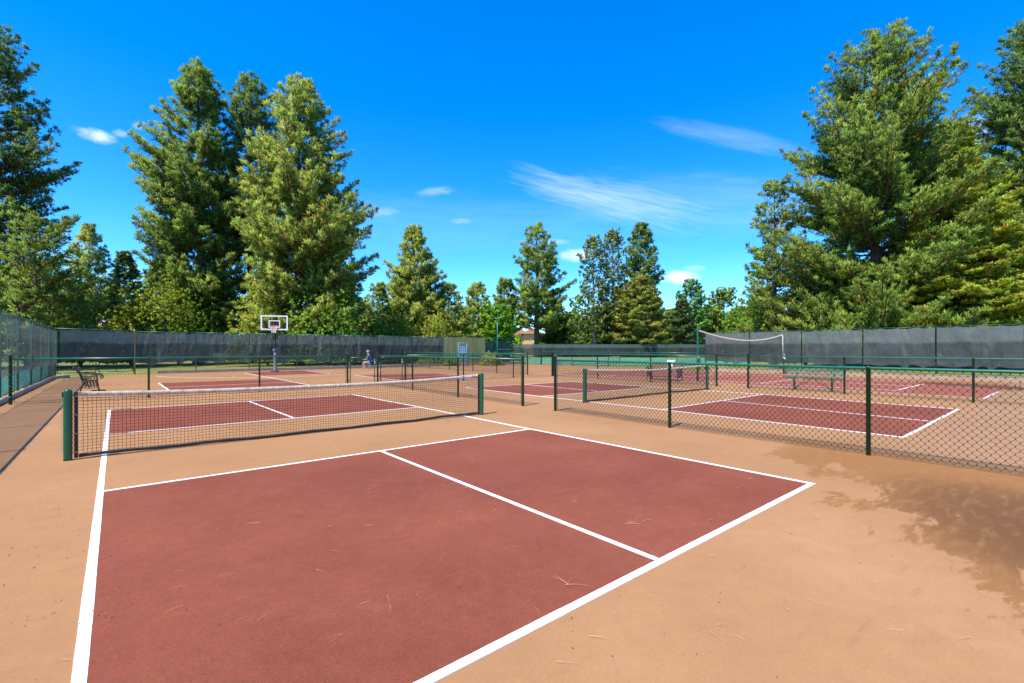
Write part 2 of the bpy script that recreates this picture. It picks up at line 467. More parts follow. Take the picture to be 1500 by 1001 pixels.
# kerbs round the slab
def kerb(path, w=.22, hgt=.15, mat=M_CONC):
    mb = MB(); P_ = [Vector(p) for p in path]; N = []
    rnd = random.Random(5)
    fine = []
    for a, b in zip(P_, P_[1:]):
        k = max(1, int((b-a).length/.6))
        fine += [a+(b-a)*i/k for i in range(k)]
    fine.append(P_[-1])
    for i, p in enumerate(fine):
        d = (fine[min(i+1, len(fine)-1)]-fine[max(i-1, 0)]).normalized(); nn = Vector((-d.y, d.x))
        hh = hgt+rnd.uniform(-.012, .012)
        q0 = p+nn*w
        mb.v += [(p.x,p.y,-.15),(p.x,p.y,hh-.02),(p.x+nn.x*.02,p.y+nn.y*.02,hh),(q0.x-nn.x*.02,q0.y-nn.y*.02,hh),(q0.x,q0.y,hh-.02),(q0.x,q0.y,-.15)]
    for i in range(len(fine)-1):
        for k in range(5):
            a = i*6+k; mb.f.append((a, a+6, a+7, a+1))
    mb.f.append(tuple(range(6))); mb.f.append(tuple((len(fine)-1)*6+k for k in range(6))[::-1])
    return tag(mb.build('kerb', mat, smooth=False), kind='structure')
kerb([(-2.19,-14),(-2.19,30.4),(-2.05,31.1),(-1.7,31.7)])
kerb([(31.39,33.16),(2.0,33.16)], w=-.24, hgt=.2)
kerb([(31.4,-14),(31.4,14.0)], w=-.28, hgt=.2)
sheet('dirt_strip', [(2.0,33.42),(22,33.42),(22,35.6),(2.0,34.9)], -.012+.03, M_DIRT)
sheet('dirt_strip', [(31.7,-14),(33.3,-14),(33.3,9),(31.7,14)], .012, M_DIRT)

# sunken tennis courts beyond
Gp = [W(690,61), W(1110,62), W(1060,113), W(700,113)]
sheet('tennis_court', [Gp[0], Gp[1], Gp[2], Gp[3]], -.645, M_GREENC)
for a, b in (((800,96),(980,96)), ((760,108),(1030,108)), ((770,75),(1015,75))):
    line(W(*a), W(*b), .1, M_LINE, -.64)

# ---------------------------------------------------------------- chain link fences
def chain(p0, p1, z0, z1, w=.08, hh=.088, r=.0026, zig=True, off=(0,0,0)):
    """woven wire between two ground points: interlocked zigzag pickets"""
    p0 = np.array(p0, float); p1 = np.array(p1, float)
    L = np.linalg.norm(p1-p0); d = (p1-p0)/L; nn = np.array([-d[1], d[0]])
    if zig:
        n = max(2, int(L/(w/2))); rows = int((z1-z0)/(hh/2))+1
        kk = np.arange(n)[:, None]; rr = np.arange(rows)[None, :]
        odd = (kk+rr) % 2
        s = kk*(w/2) + np.where(odd == 1, w/2, 0.) + 0*rr
        z = z0+(z1-z0)*rr/(rows-1)+0*kk
        side = np.where(odd == 1, .0032, -.0032)
        # each bend gets a short flat so that cells look rounded
        S = np.repeat(s, 2, axis=1); Z = np.repeat(z, 2, axis=1).astype(float); SD = np.repeat(side, 2, axis=1)
        Z[:, 0::2] -= hh*.07; Z[:, 1::2] += hh*.07
        S = S + np.where(np.repeat(odd, 2, axis=1) == 1, .0018, -.0018)
        Z = np.clip(Z, z0, z1)
    else:
        pitch = w; H = z1-z0; run = H*w/hh
        st = np.arange(-run, L, pitch)
        S, Z, SD = [], [], []
        for sg in (1, -1):
            for a in st:
                b = a+run
                s0, s1 = max(a, 0), min(b, L)
                if s1-s0 < .02: continue
                za, zb = z0+(s0-a)/run*H, z0+(s1-a)/run*H
                if sg < 0: za, zb = z1-(za-z0), z1-(zb-z0)
                S.append([s0, s1]); Z.append([za, zb]); SD.append([sg*.003]*2)
        S, Z, SD = np.array(S), np.array(Z), np.array(SD)
    N, R = S.shape
    rng = np.random.default_rng(3)
    S = S+rng.normal(0, .0012, S.shape)
    cx = p0[0]+d[0]*S+nn[0]*SD-off[0]; cy = p0[1]+d[1]*S+nn[1]*SD-off[1]; cz = Z-off[2]
    ring = [(0, 1.), (2.094, 1.), (4.189, 1.)]
    V = np.zeros((N, R, 3, 3))
    for k, (a, _) in enumerate(ring):
        ex, en = math.cos(a)*r, math.sin(a)*r
        V[:, :, k, 0] = cx+d[0]*ex+nn[0]*en; V[:, :, k, 1] = cy+d[1]*ex+nn[1]*en; V[:, :, k, 2] = cz
    idx = np.arange(N*R*3).reshape(N, R, 3)
    Q = []
    for k in range(3):
        a = idx[:, :-1, k]; b = idx[:, :-1, (k+1) % 3]; c = idx[:, 1:, (k+1) % 3]; e = idx[:, 1:, k]
        Q.append(np.stack([a, b, c, e], -1).reshape(-1, 4))
    return V.reshape(-1, 3), np.concatenate(Q)

def post_mesh(x, y, H, r, cap=True):
    mb = MB(); pr = [(r, 0), (r, H)]
    if cap: pr += [(r*1.12, H), (r*1.12, H+.02), (r*.8, H+r*.6), (r*.25, H+r*.95)]
    mb.lathe(pr, (x, y, 0), 12)
    return mb

def low_fence(label, posts, term, H=1.22, zig=True, name='chain_link_fence', mat_rail=None, ext=None, group='low green chain link fences', wire_r=.0027):
    """posts: ground points; term: indices of heavier end posts"""
    off = (posts[0][0], posts[0][1], 0)
    root = thing(name, label, 'fence', off, 0, group)
    for i, (x, y) in enumerate(posts):
        tm = i in term
        post_mesh(x-off[0], y-off[1], H+(.085 if tm else .0), .036 if tm else .029).build('post', M_POST, root, True)
    a, b = posts[0], posts[-1]
    mb = MB()
    d = Vector((b[0]-a[0], b[1]-a[1], 0)).normalized(); nn = Vector((-d.y, d.x, 0))
    pts = [Vector((x-off[0], y-off[1], H-.005)) for x, y in posts]
    mb.tube([p for p in pts], .021, 8)
    L = (pts[-1]-pts[0]).length
    k = int(L/.38)
    tb = mb
    for i in range(k):
        p = pts[0]+d*(.2+i*.38)
        ring = [p+Vector((0, 0, 1))*math.cos(q)*.0245+nn*math.sin(q)*.0245 for q in [j*math.pi/4 for j in range(9)]]
        tb.tube(ring, .0028, 3, False)
    mb.build('top_rail', mat_rail or M_RAIL, root, True)
    for i in range(len(posts)-1):
        V, Q = chain(posts[i], posts[i+1], .03, H+.012, zig=zig, off=off, r=wire_r)
        np_mesh('wire_mesh', V, Q, M_WIRE, root)
    wb = MB(); wb.tube([(posts[0][0]-off[0], posts[0][1]-off[1], .06), (posts[-1][0]-off[0], posts[-1][1]-off[1], .06)], .0025, 4)
    wb.build('tension_wire', M_WIRE, root)
    for i in term:
        if i not in (0, len(posts)-1): continue
        x, y = posts[i]; s = 1 if i == 0 else -1
        tb = MB(); q = Vector((x-off[0], y-off[1], 0))+d*s*.075
        tb.box(q.x-.004, q.x+.004, q.y-.004, q.y+.004, .04, H-.03)
        for z in (.2, .5, .8, 1.08):
            c0 = Vector((x-off[0], y-off[1], z))
            tb.tube([c0+Vector((math.cos(q2), math.sin(q2), 0))*.039 for q2 in [j*math.pi/4 for j in range(9)]]+[c0+d*s*.075], .005, 4)
        tb.build('tension_bar', M_POST, root)
    return root

XB = 8.17
low_fence('long green chain link fence standing right of the near court, nearest to the viewer', [(8.20,6.11),(8.12,3.02),(8.18,-.02),(8.15,-3.06),(8.15,-6.1)], (0, 4), wire_r=.004)
low_fence('green chain link fence behind the right post of the near net', [(8.23,7.32),(8.19,10.29),(8.30,13.40),(8.33,16.42)], (0, 3))
low_fence('green chain link fence across the far end of the near court', [(-2.01,16.35),(.9,16.18),(3.95,16.30),(7.06,16.36)], (0, 3))
low_fence('green chain link fence at the back of the middle court, right of the small gates', [(9.61,16.5),(12.54,16.39),(15.66,16.46),(18.45,16.45)], (0, 3))
low_fence('green chain link fence in front of the green metal bench on the right', [(18.39,5.97),(18.33,2.89),(18.28,-.13),(18.25,-3.2),(18.2,-6.2)], (0, 4))
low_fence('green chain link fence in front of the wood slat bench with the white towel', [(18.44,7.21),(18.44,10.23),(18.50,13.31),(18.45,16.36)], (0, 3))
low_fence('green chain link fence running back to the pale board wall, farthest of those between courts', [(18.3,18.3),(18.19,21.05),(18.37,23.84),(18.3,26.6),(18.3,29.4),(18.3,32.9)], (0, 5), zig=False)
low_fence('green chain link fence along the edge of the sunken green tennis court', [(31.0,14.6),(31.0,18.5),(31.0,22.5),(31.0,26.5),(31.0,30.5),(31.0,33.1)], (0, 5), zig=False)
low_fence('short green chain link run beside the far wooden board wall', [(25.7,30.4),(31.0,30.4)], (0, 1), H=1.45, zig=False)

def gate(label, a, b, H=1.14):
    off = (a[0], a[1], 0); root = thing('walk_gate', label, 'gate', off, 0, 'small walk gates')
    d = Vector((b[0]-a[0], b[1]-a[1], 0)); L = d.length; d.normalize()
    mb = MB(); z0 = .07
    p = [Vector((0,0,z0)), Vector((0,0,H)), d*L+Vector((0,0,H)), d*L+Vector((0,0,z0))]
    for i in range(4): mb.tube([p[i], p[(i+1) % 4]], .02, 8)
    mb.build('gate_frame', M_POST, root, True)
    V, Q = chain(a, b, z0+.02, H-.02, zig=True, off=off); np_mesh('wire_mesh', V, Q, M_WIRE, root)
    hb = MB()
    for z in (.25, .9):
        hb = MB(); hb.tube([d*-.03+Vector((0,0,z-.03)), d*-.03+Vector((0,0,z+.03))], .03, 8); hb.build('hinge', M_STEEL, root, True)
    lb = MB(); lb.box(d.x*L-.03, d.x*L+.03, d.y*L-.03, d.y*L+.03, .88, .98); lb.build('latch', M_STEEL, root)
    return root
gate('small green walk gate left of the shared corner post behind the near net', (7.17,16.37), (8.2,16.41))
gate('small green walk gate right of the shared corner post behind the near net', (8.47,16.44), (9.47,16.50))

# ---------------------------------------------------------------- tall windscreen fences
def screen_panel(a, b, z0, z1, off, mat, seed, wr=.05, sag=.05, rag=.06, flap=0):
    rnd = random.Random(seed); rng = np.random.default_rng(seed)
    a = np.array(a, float); b = np.array(b, float); L = np.linalg.norm(b-a); d = (b-a)/L; nn = np.array([-d[1], d[0]])
    a = a+d*.035; b = b-d*.035; L -= .07
    nx = max(8, int(L/.09)); nz = 22
    s = np.linspace(0, 1, nx)[:, None]; tt = np.linspace(0, 1, nz)[None, :]
    ties = max(3, int(L/.6))
    zt = z1-sag*np.abs(np.sin(s*ties*math.pi))*rnd.uniform(.4, 1)
    zb = z0+rag*(np.sin(s*rnd.uniform(5, 9)+seed)+.5*np.sin(s*rnd.uniform(17, 27)+seed*2))
    if flap: zb = zb-flap*np.exp(-((s-rnd.uniform(.25, .75))/.045)**2)-flap*.8*np.exp(-((s-rnd.uniform(.1, .9))/.02)**2)
    Z = zb+(zt-zb)*tt
    D = np.zeros((nx, nz))
    for _ in range(16):   # creases fanning from the ties and slow billows
        cx = rnd.uniform(0, 1); ang = rnd.uniform(-.5, .5); wd = rnd.uniform(.012, .05); am = rnd.uniform(.15, .6)*rnd.choice((1, -1))
        D += am*np.exp(-(((s-cx)+(1-tt)*ang*(1.0/L))/wd*L/3)**2)*(.3+.7*tt)
    D += .5*np.sin(s*L*1.3+seed)*np.sin(tt*2.5+seed*.7)
    D *= wr*np.minimum(1, 6*np.minimum(s, 1-s)+.15)*np.clip(1.2-tt, .12, 1)
    X = a[0]+d[0]*L*s+nn[0]*D-off[0]; Y = a[1]+d[1]*L*s+nn[1]*D-off[1]
    V = np.stack([X, Y, Z-off[2]], -1).reshape(-1, 3)
    idx = np.arange(nx*nz).reshape(nx, nz)
    Q = np.stack([idx[:-1, :-1], idx[1:, :-1], idx[1:, 1:], idx[:-1, 1:]], -1).reshape(-1, 4)
    return V, Q

def tall_fence(label, pts, H=2.5, z0=.65, mat=M_SCREEN, postmat=M_TEAL, side=1, seed=0, wr=.05, rag=.05, flap=0, zb=0., name='windscreen_fence', screens=True, mesh_h=None, cat='fence', r=.03, group='tall windscreen fences round the courts', skip=()):
    off = (pts[0][0], pts[0][1], 0)
    root = thing(name, label, cat, off, 0, group)
    for x, y in pts: post_mesh(x-off[0], y-off[1], H+.03, r).build('post', postmat, root, True)
    for a, b in zip(pts, pts[1:]):
        mb = MB()
        mb.tube([(a[0]-off[0], a[1]-off[1], H), (b[0]-off[0], b[1]-off[1], H)], .021, 6)
        mb.build('top_rail', postmat, root, True)
    for i, (a, b) in enumerate(zip(pts, pts[1:])):
        V, Q = chain(a, b, .05, mesh_h or (z0+.2), zig=False, off=off, r=.0026)
        np_mesh('wire_mesh', V, Q, M_WIRE, root)
        if screens and i not in skip:
            d = Vector((b[0]-a[0], b[1]-a[1])).normalized(); nn = Vector((-d.y, d.x))*side*.05
            V, Q = screen_panel((a[0]+nn.x, a[1]+nn.y), (b[0]+nn.x, b[1]+nn.y), z0, H-.03, off, mat, seed+i*7+1, wr, .07, rag, flap)
            np_mesh('windscreen', V, Q, mat, root, smooth=True)
    return root

XL = -2.28
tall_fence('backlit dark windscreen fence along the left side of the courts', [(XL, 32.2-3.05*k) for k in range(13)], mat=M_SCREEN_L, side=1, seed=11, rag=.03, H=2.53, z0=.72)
# turquoise cloth hanging low on the outside of the left fence
for i, (ya, yb, za, zz) in enumerate(((32.1,26.0,.10,.80),(26.0,20.8,.12,.74),(20.4,15.6,.12,.70))):
    V, Q = screen_panel((XL-.22, ya), (XL-.22, yb), za, zz, (XL-.22, ya, 0), M_TEALCLOTH, 50+i, .12, .16, .03)
    o = np_mesh('turquoise_cloth', V, Q, M_TEALCLOTH, None, smooth=True); o.location = (XL-.22, ya, 0)
    tag(o, ['ruffled turquoise cloth hung low outside the left fence, near its far corner',
            'ruffled turquoise cloth hung low outside the left fence, middle of three pieces',
            'short turquoise cloth hung low outside the left fence, piece nearest the viewer'][i], 'cloth', 'turquoise cloths outside the left fence')
# corner gates
A0, A1 = (XL, 32.2), (.95, 33.62)
am = (A0[0]+(A1[0]-A0[0])*.5, A0[1]+(A1[1]-A0[1])*.5)
gz0 = thing('double_gate', 'tall double gate with dark windscreen closing the far left corner', 'gate', (A0[0], A0[1], 0))
for a, b in ((A0, am), (am, A1)):
    d = Vector((b[0]-a[0], b[1]-a[1], 0)); L = d.length; d.normalize()
    s = Vector((a[0]-A0[0], a[1]-A0[1], 0))+d*.07; e = s+d*(L-.14); mb = MB()
    for z in (.2, 2.40): mb.tube([s+Vector((0,0,z)), e+Vector((0,0,z))], .022, 6)
    for q in (s, e, (s+e)/2): mb.tube([q+Vector((0,0,.2)), q+Vector((0,0,2.4))], .022, 6)
    mb.build('gate_leaf', M_POST, gz0, True)
for x, y in (A0, A1):
    if (x, y) == A1: post_mesh(x-A0[0], y-A0[1], 2.56, .05).build('post', M_STEEL, gz0, True)
mb = MB(); mb.tube([(0,0,2.56), (A1[0]-A0[0], A1[1]-A0[1], 2.56)], .02, 6); mb.build('top_rail', M_TEAL, gz0, True)
nnv = Vector((-(A1[1]-A0[1]), A1[0]-A0[0])).normalized()*-.06
V, Q = screen_panel((A0[0]+nnv.x+.1, A0[1]+nnv.y), (A1[0]+nnv.x, A1[1]+nnv.y), .85, 2.5, (A0[0], A0[1], 0), M_SCREEN, 301, .16, .05, .03)
np_mesh('windscreen', V, Q, M_SCREEN, gz0, smooth=True)

yb = lambda x: 33.62-.015*(x-1)
bp = [(.98+2.98*k, yb(.98+2.98*k)) for k in range(8)]
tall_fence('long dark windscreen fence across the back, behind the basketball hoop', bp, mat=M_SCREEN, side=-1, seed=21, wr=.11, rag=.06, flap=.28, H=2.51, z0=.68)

# board wall, green panel enclosure
X0 = bp[-1][0]
r0 = thing('board_wall', 'pale green weathered board hitting wall at the back beside the windscreen', 'wall', (X0+.05, 33.3, 0))
mb = MB(); rnd = random.Random(8)
x = 0.
while x < 4.55:
    w = rnd.uniform(.13, .2); mb.box(x, x+w-.006, rnd.uniform(0, .012), .06, .02, 2.53+rnd.uniform(-.01, .01)); x += w
mb.build('boards', M_BOARDS, r0)
mb = MB(); mb.box(0, 4.6, .065, .11, .5, .62); mb.box(0, 4.6, .065, .11, 1.9, 2.02); mb.build('back_rail', M_BOARDS, r0)
xw = X0+4.7
r1 = thing('green_panel_enclosure', 'dark green panel enclosure with teal posts between board wall and light pole', 'fence', (xw, 33.3, 0))
for k in range(4): post_mesh(k*1.0, 0, 2.5 if k in (0, 3) else 2.15, .03).build('post', M_TEAL, r1, True)
for k in range(3): post_mesh(3.0+.55*(k+1), .9*(k+1), 2.2, .045).build('post', M_TEAL, r1, True)
for k in range(3):
    mb = MB(); mb.box(k*1.0+.03, k*1.0+.97, .01, .03, .1, 2.1); mb.build('panel', M_GREENPANEL, r1)
mb = MB(); mb.add([(3.02,0,.1),(4.65,2.7,.1),(4.65,2.7,2.15),(3.02,0,2.15),(3.0,.03,.1),(4.6,2.73,.1),(4.6,2.73,2.15),(3.0,.03,2.15)],
                  [(0,1,2,3),(5,4,7,6),(3,2,6,7),(0,3,7,4),(1,5,6,2)]); mb.build('panel', M_GREENPANEL, r1)
mb = MB(); mb.tube([(0,0,2.5),(3,0,2.5)], .02, 6); mb.tube([(0,-.02,1.1),(3,-.02,1.1)], .02, 6); mb.build('rail', M_TEAL, r1, True)
V, Q = chain((xw, 33.3), (xw+3, 33.3), 2.1, 2.5, zig=False, off=(xw, 33.3, 0)); np_mesh('wire_mesh', V, Q, M_WIRE, r1)

lx, ly = W(728.5, 44.6)
r2 = thing('light_pole', 'slim teal light pole with a small flat lamp head above the green panels', 'light pole', (lx, ly, 0))
mb = MB(); mb.lathe([(.06, 0), (.055, 2.3), (.04, 2.35), (.038, 4.35)], (0,0,0), 10); mb.build('pole', M_TEAL, r2, True)
mb = MB(); mb.cbox(-.24, .24, -.16, .16, 4.35, 4.47, .03); o = mb.build('lamp_head', M_TEAL, r2); o.rotation_euler = (0, 0, -YAW)
mb = MB(); mb.box(-.2, .2, -.12, .12, 4.335, 4.35); o = mb.build('lens', M_WHITE, r2); o.rotation_euler = (0, 0, -YAW)
mb = MB(); mb.lathe([(.1, 0), (.1, .03), (.06, .04)], (0,0,0), 12); mb.build('base_plate', M_STEEL, r2)

# right hand windscreen
XR = 31.95
tall_fence('pale sunlit, dusty windscreen fence along the right side behind the volleyball net', [(XR, 14.7-3.05*k) for k in range(8)], mat=M_SCREEN_R, postmat=M_POST, side=-1, seed=31, wr=.10, rag=.04, flap=.22, H=2.62, z0=.62)

# far windscreen beyond the sunken courts
fp = [W(736+k*(302)/12, 119+k*.1) for k in range(13)]
root = thing('windscreen_fence', 'distant black windscreen fence beyond the sunken tennis courts', 'fence', (fp[0][0], fp[0][1], -.66), 0, 'tall windscreen fences round the courts')
off = (fp[0][0], fp[0][1], -.66)
for x, y in fp:
    post_mesh(x-off[0], y-off[1], 3.35, .04).build('post', M_POST, root)
for i, (a, b) in enumerate(zip(fp, fp[1:])):
    V, Q = screen_panel(a, b, -.05, 2.66, (off[0], off[1], -.66), M_SCREEN, 91+i, .05, .03, .03); np_mesh('windscreen', V, Q, M_SCREEN, root, smooth=True)
mb = MB(); mb.tube([(fp[0][0]-off[0], fp[0][1]-off[1], 3.35), (fp[-1][0]-off[0], fp[-1][1]-off[1], 3.35)], .03, 6); mb.tube([(fp[0][0]-off[0], fp[0][1]-off[1], .1), (fp[-1][0]-off[0], fp[-1][1]-off[1], .1)], .03, 6)
mb.build('rail', M_TEAL, root)

# ---------------------------------------------------------------- nets
def court_net(label, a, b, H=.93, sag=.07, seed=1, tape=M_TAPE, post_r=.046, detail=True, logo=False, zbase=0, cell=.045, name='pickleball_net', cat='net', cordr=.0023, lift=0.02, group='pickleball nets'):
    off = (a[0], a[1], zbase); root = thing(name, label, cat, off, 0, group)
    A = Vector((0,0,0)); B = Vector((b[0]-a[0], b[1]-a[1], 0)); L = B.length; d = B.normalized(); nn = Vector((-d.y, d.x, 0))
    for q, s in ((A, -1), (B, 1)):
        mb = MB(); r = post_r
        mb.lathe([(r*1.02, 0), (r, .03), (r, H-.04), (r*.99, H-.015), (r*.85, H+.005), (r*.5, H+.016), (r*.1, H+.02)], (q.x, q.y, 0), 20)
        p = mb.build('net_post', M_NPOST, root, True)
        if detail:
            mb = MB(); o_ = q+d*s*(r+.012)
            for z in (.16, .46): mb.tube([q+d*s*(r-.01)+Vector((0,0,z)), o_+d*s*.018+Vector((0,0,z)), o_+d*s*.024+Vector((0,0,z-.02)), o_+d*s*.02+Vector((0,0,z-.03))], .0035, 5)
            mb.tube([o_+Vector((0,0,z)) for z in (.12, .86)], .0022, 4)
            mb.build('lacing_hook', M_STEEL, p)
            mb = MB(); mb.box(q.x+d.x*s*r-.012, q.x+d.x*s*r+.012, q.y-.01, q.y+.01, H-.09, H-.02); mb.build('pulley', M_BLACK, p)
    g0 = post_r+.06          # gap between post and net
    rnd = random.Random(seed); n = 60
    top = lambda s: H-.015-sag*(1-(2*s-1)**2)-.012*math.sin(s*9+seed)*0.4
    bot = lambda s: lift+.018*max(0, math.sin(s*7+seed))+.006*math.sin(s*31)
    bel = lambda s, z: (.05*math.sin(s*5+seed)+.02*math.sin(s*13))*(1-abs(2*z-1))*math.sin(math.pi*s)
    def pt(s, z):
        x = g0+(L-2*g0)*s
        q = d*x+nn*bel(s, z); return Vector((q.x, q.y, bot(s)+(top(s)-bot(s))*z))
    # cords
    mb = MB(); nx = int((L-2*g0)/cell); nz = int((H-.03)/cell)
    rr = cordr
    def strip(pts):
        base = len(mb.v)
        for p in pts:
            mb.v += [(p.x+nn.x*rr, p.y+nn.y*rr, p.z), (p.x-nn.x*rr*.5+d.x*rr, p.y-nn.y*rr*.5+d.y*rr, p.z+rr), (p.x-nn.x*rr*.5-d.x*rr, p.y-nn.y*rr*.5-d.y*rr, p.z-rr)]
        for i in range(len(pts)-1):
            for k in range(3):
                x0 = base+i*3+k; x1 = base+i*3+(k+1) % 3; mb.f.append((x0, x1, x1+3, x0+3))
    J = {}
    for i in range(nx+1):
        for j in range(nz+1): J[i, j] = pt(i/nx, j/nz)+d*rnd.gauss(0, .0022)+Vector((0,0,rnd.gauss(0, .0022)))
    for i in range(1, nx): strip([J[i, j] for j in range(nz+1)])
    for j in range(1, nz): strip([J[i, j] for i in range(nx+1)])
    mb.build('net_mesh', M_NETW, root)
    def band(f0, f1, th, name_, mat, sm=True):
        mb = MB(); N = 80
        for i in range(N+1):
            s = i/N; p = pt(s, 0); zt, zl = f1(s), f0(s); bb = bel(s, 1 if zl > .4 else 0)
            base = d*(g0+(L-2*g0)*s)+nn*bb*.3
            w = th*(1+.25*math.sin(s*40+seed)*.5)
            for (o1, z) in ((w, zl), (w*1.2, (zl+zt)/2), (w*.6, zt), (-w*.6, zt), (-w*1.2, (zl+zt)/2), (-w, zl)):
                mb.v.append((base.x+nn.x*o1, base.y+nn.y*o1, z+.0015*math.sin(s*97+o1*300)))
        for i in range(N):
            for k in range(6): x0 = i*6+k; x1 = i*6+(k+1) % 6; mb.f.append((x0, x1, x1+6, x0+6))
        mb.f.append((0,1,2,3,4,5)); mb.f.append(tuple(N*6+k for k in range(6))[::-1])
        return mb.build(name_, mat, root, sm)
    tp = band(lambda s: top(s)-.062, lambda s: top(s), .006, 'top_tape', tape)
    band(lambda s: bot(s)-.01, lambda s: bot(s)+.034, .004, 'bottom_tape', M_BAND)
    for s, e in ((0, g0-.045), (1, L-g0+.005)):
        mb = MB(); q = d*e
        x0 = q; x1 = q+d*.04
        vs = []
        for z0, z1 in ((lift, top(s)-.005),):
            for p in (x0, x1):
                for z in (z0, z1):
                    for o1 in (-.005, .005): vs.append((p.x+nn.x*o1, p.y+nn.y*o1, z))
        mb.add(vs, [(0,1,3,2),(4,6,7,5),(0,4,5,1),(2,3,7,6),(0,2,6,4),(1,5,7,3)])
        sb = mb.build('side_band', M_BAND, root)
        if detail:
            mb = MB()
            for k in range(4):
                c_ = q+d*.022; z = .1+k*.25
                for o1 in (-.0065, .0065):
                    mb.lathe([(.007, -.0), (.007, .002)], (c_.x+nn.x*o1, c_.y+nn.y*o1, z), 6)
                    mb.tube([c_+nn*o1+Vector((0,0,z)), c_+nn*o1*1.5+Vector((0,0,z))], .008, 8)
            mb.build('grommet', M_BRASS, sb)
            mb = MB(); pts = []
            pc = (d*post_r) if s == 0 else (B-d*post_r)
            bc = q if s == 0 else q+d*.04
            for k in range(26):
                z = .07+k*.032
                pts.append((pc if k % 2 else pc+(bc-pc)*.75)+Vector((0,0,z)))
            mb.tube(pts, .0024, 4); mb.build('lacing_cord', M_NETW, root)
    if detail:
        mb = MB(); p0_ = pt(0, 1); 
        for z in (top(0)-.02,): mb.tube([d*(post_r*.8)+Vector((0,0,z)), d*(g0)+Vector((0,0,z))], .003, 5); mb.tube([B-d*(post_r*.8)+Vector((0,0,z)), B-d*g0+Vector((0,0,z))], .003, 5)
        mb.build('headline_cable', M_STEEL, root)
        mb = MB()
        for sx in (.012, .030):
            p = pt(sx, 1); q = p-nn*.009; mb.tube([q+Vector((0,0,-.028)), q-nn*.002+Vector((0,0,-.028))], .008, 8)
        mb.build('rivet', M_BLACK, tp)
    if logo:
        for sx, wx, hz, m, o_ in ((.952, .30, .036, M_WHITE, .0105),(.94, .085, .022, M_TEALL, .0125)):
            p = pt(sx, 1); mb = MB(); z = p.z-.027; q = -nn*o_
            a1 = d*(wx/2); nseg = 14
            ring = [(p.x+q.x+a1.x*math.cos(k*2*math.pi/nseg), p.y+q.y+a1.y*math.cos(k*2*math.pi/nseg), z+hz/2*math.sin(k*2*math.pi/nseg)) for k in range(nseg)] if m is not M_WHITE else \
                   [(p.x+q.x+a1.x*u, p.y+q.y+a1.y*u, z+v*hz/2) for u, v in ((-1,-1),(1,-1),(1,1),(-1,1))]
            m2 = [(x+nn.x*.002, y+nn.y*.002, zz) for x, y, zz in ring]; k = len(ring)
            mb.add(ring+m2, [tuple(range(k)), tuple(range(2*k-1, k-1, -1))]+[(i, (i+1) % k, (i+1) % k+k, i+k) for i in range(k)])
            mb.build('label_patch', m, tp)
    return root
M_TEALL = simple('blue_green_ink', (.03,.25,.30), .6)
court_net('black pickleball net with dusty white tape across the near court', (-.34,6.76), (6.46,6.73), logo=True)
court_net('black pickleball net on the middle court behind the right hand chain link fence', (10.06,6.82), (16.62,6.66), seed=4, cell=.048, cordr=.0026, detail=True)

# tennis nets on the sunken courts
def tennis_net(label, a, b, seed):
    return court_net(label, a, b, H=1.07, sag=.15, seed=seed, tape=M_TAPE2, detail=False, zbase=-.645, cell=.16, cordr=.004, name='tennis_net', group='tennis nets on the sunken courts')
tennis_net('distant sagging tennis net on the sunken green court, left one', W(815,61.2), W(908,70), 5)
tennis_net('distant tennis net on the sunken green court, right one beside the volleyball pole', W(992,73), W(1040,84), 6)

# volleyball net
va, vb = (20.47,9.10), (30.45,9.07)
rv = thing('volleyball_net', 'high sagging volleyball net with beige tape on two slim green poles', 'volleyball net', (va[0], va[1], 0))
for q, H in (((0,0), 2.50), ((vb[0]-va[0], vb[1]-va[1]), 2.46)):
    mb = MB(); mb.lathe([(.045, 0), (.045, 1.2), (.04, 1.22), (.04, H), (.02, H+.02)], (q[0], q[1], 0), 12); p = mb.build('net_pole', M_POST, rv, True)
    mb = MB(); mb.cbox(q[0]-.05, q[0]+.05, q[1]-.07, q[1]-.02, 1.05, 1.2, .01); mb.build('winch', M_STEEL, p)
vt = lambda s: 2.36-.42*(1-(2*s-1)**2)**1.0*(.9+.1*s)
vbm = lambda s: 1.18+.5*abs(2*s-1)**2.2*(1 if s > .5 else .3)-.05
mb = MB(); N = 60; Lx = vb[0]-va[0]
for i in range(N+1):
    s = i/N; x = .12+(Lx-.24)*s
    for o1, dz in ((-.008, -.07), (-.01, 0), (.01, 0), (.008, -.07)): mb.v.append((x, o1, vt(s)+dz))
for i in range(N):
    for k in range(4): a0 = i*4+k; a1 = i*4+(k+1) % 4; mb.f.append((a0, a1, a1+4, a0+4))
mb.build('top_tape', M_TAPE2, rv, True)
mb = MB(); 
for i in range(1, 96):
    s = i/96; x = .12+(Lx-.24)*s; mb.tube([(x, 0, vbm(s)), (x, 0, vt(s)-.07)], .0028, 3, False)
for j in range(1, 10):
    mb.tube([(.12+(Lx-.24)*s, 0, vbm(s)+(vt(s)-.07-vbm(s))*j/10) for s in [k/24 for k in range(25)]], .0028, 3, False)
mb.build('net_mesh', M_NETW, rv)
mb = MB(); mb.tube([(.12+(Lx-.24)*s, 0, vbm(s)) for s in [k/30 for k in range(31)]], .022, 6); mb.build('bottom_tape', M_BAND, rv, True)
mb = MB(); mb.tube([(Lx-.12, -.02, 2.3), (Lx-.1, -.03, .95)], .02, 6); mb.build('tension_strap', M_TAPE2, rv, True)
mb = MB(); mb.tube([(Lx-.1, -.05, 1.02), (Lx+.06, -.1, .93), (Lx-.02, -.09, .88), (Lx-.1, -.05, .99)], .022, 6); mb.build('rope_knot', M_WHITE, rv, True)

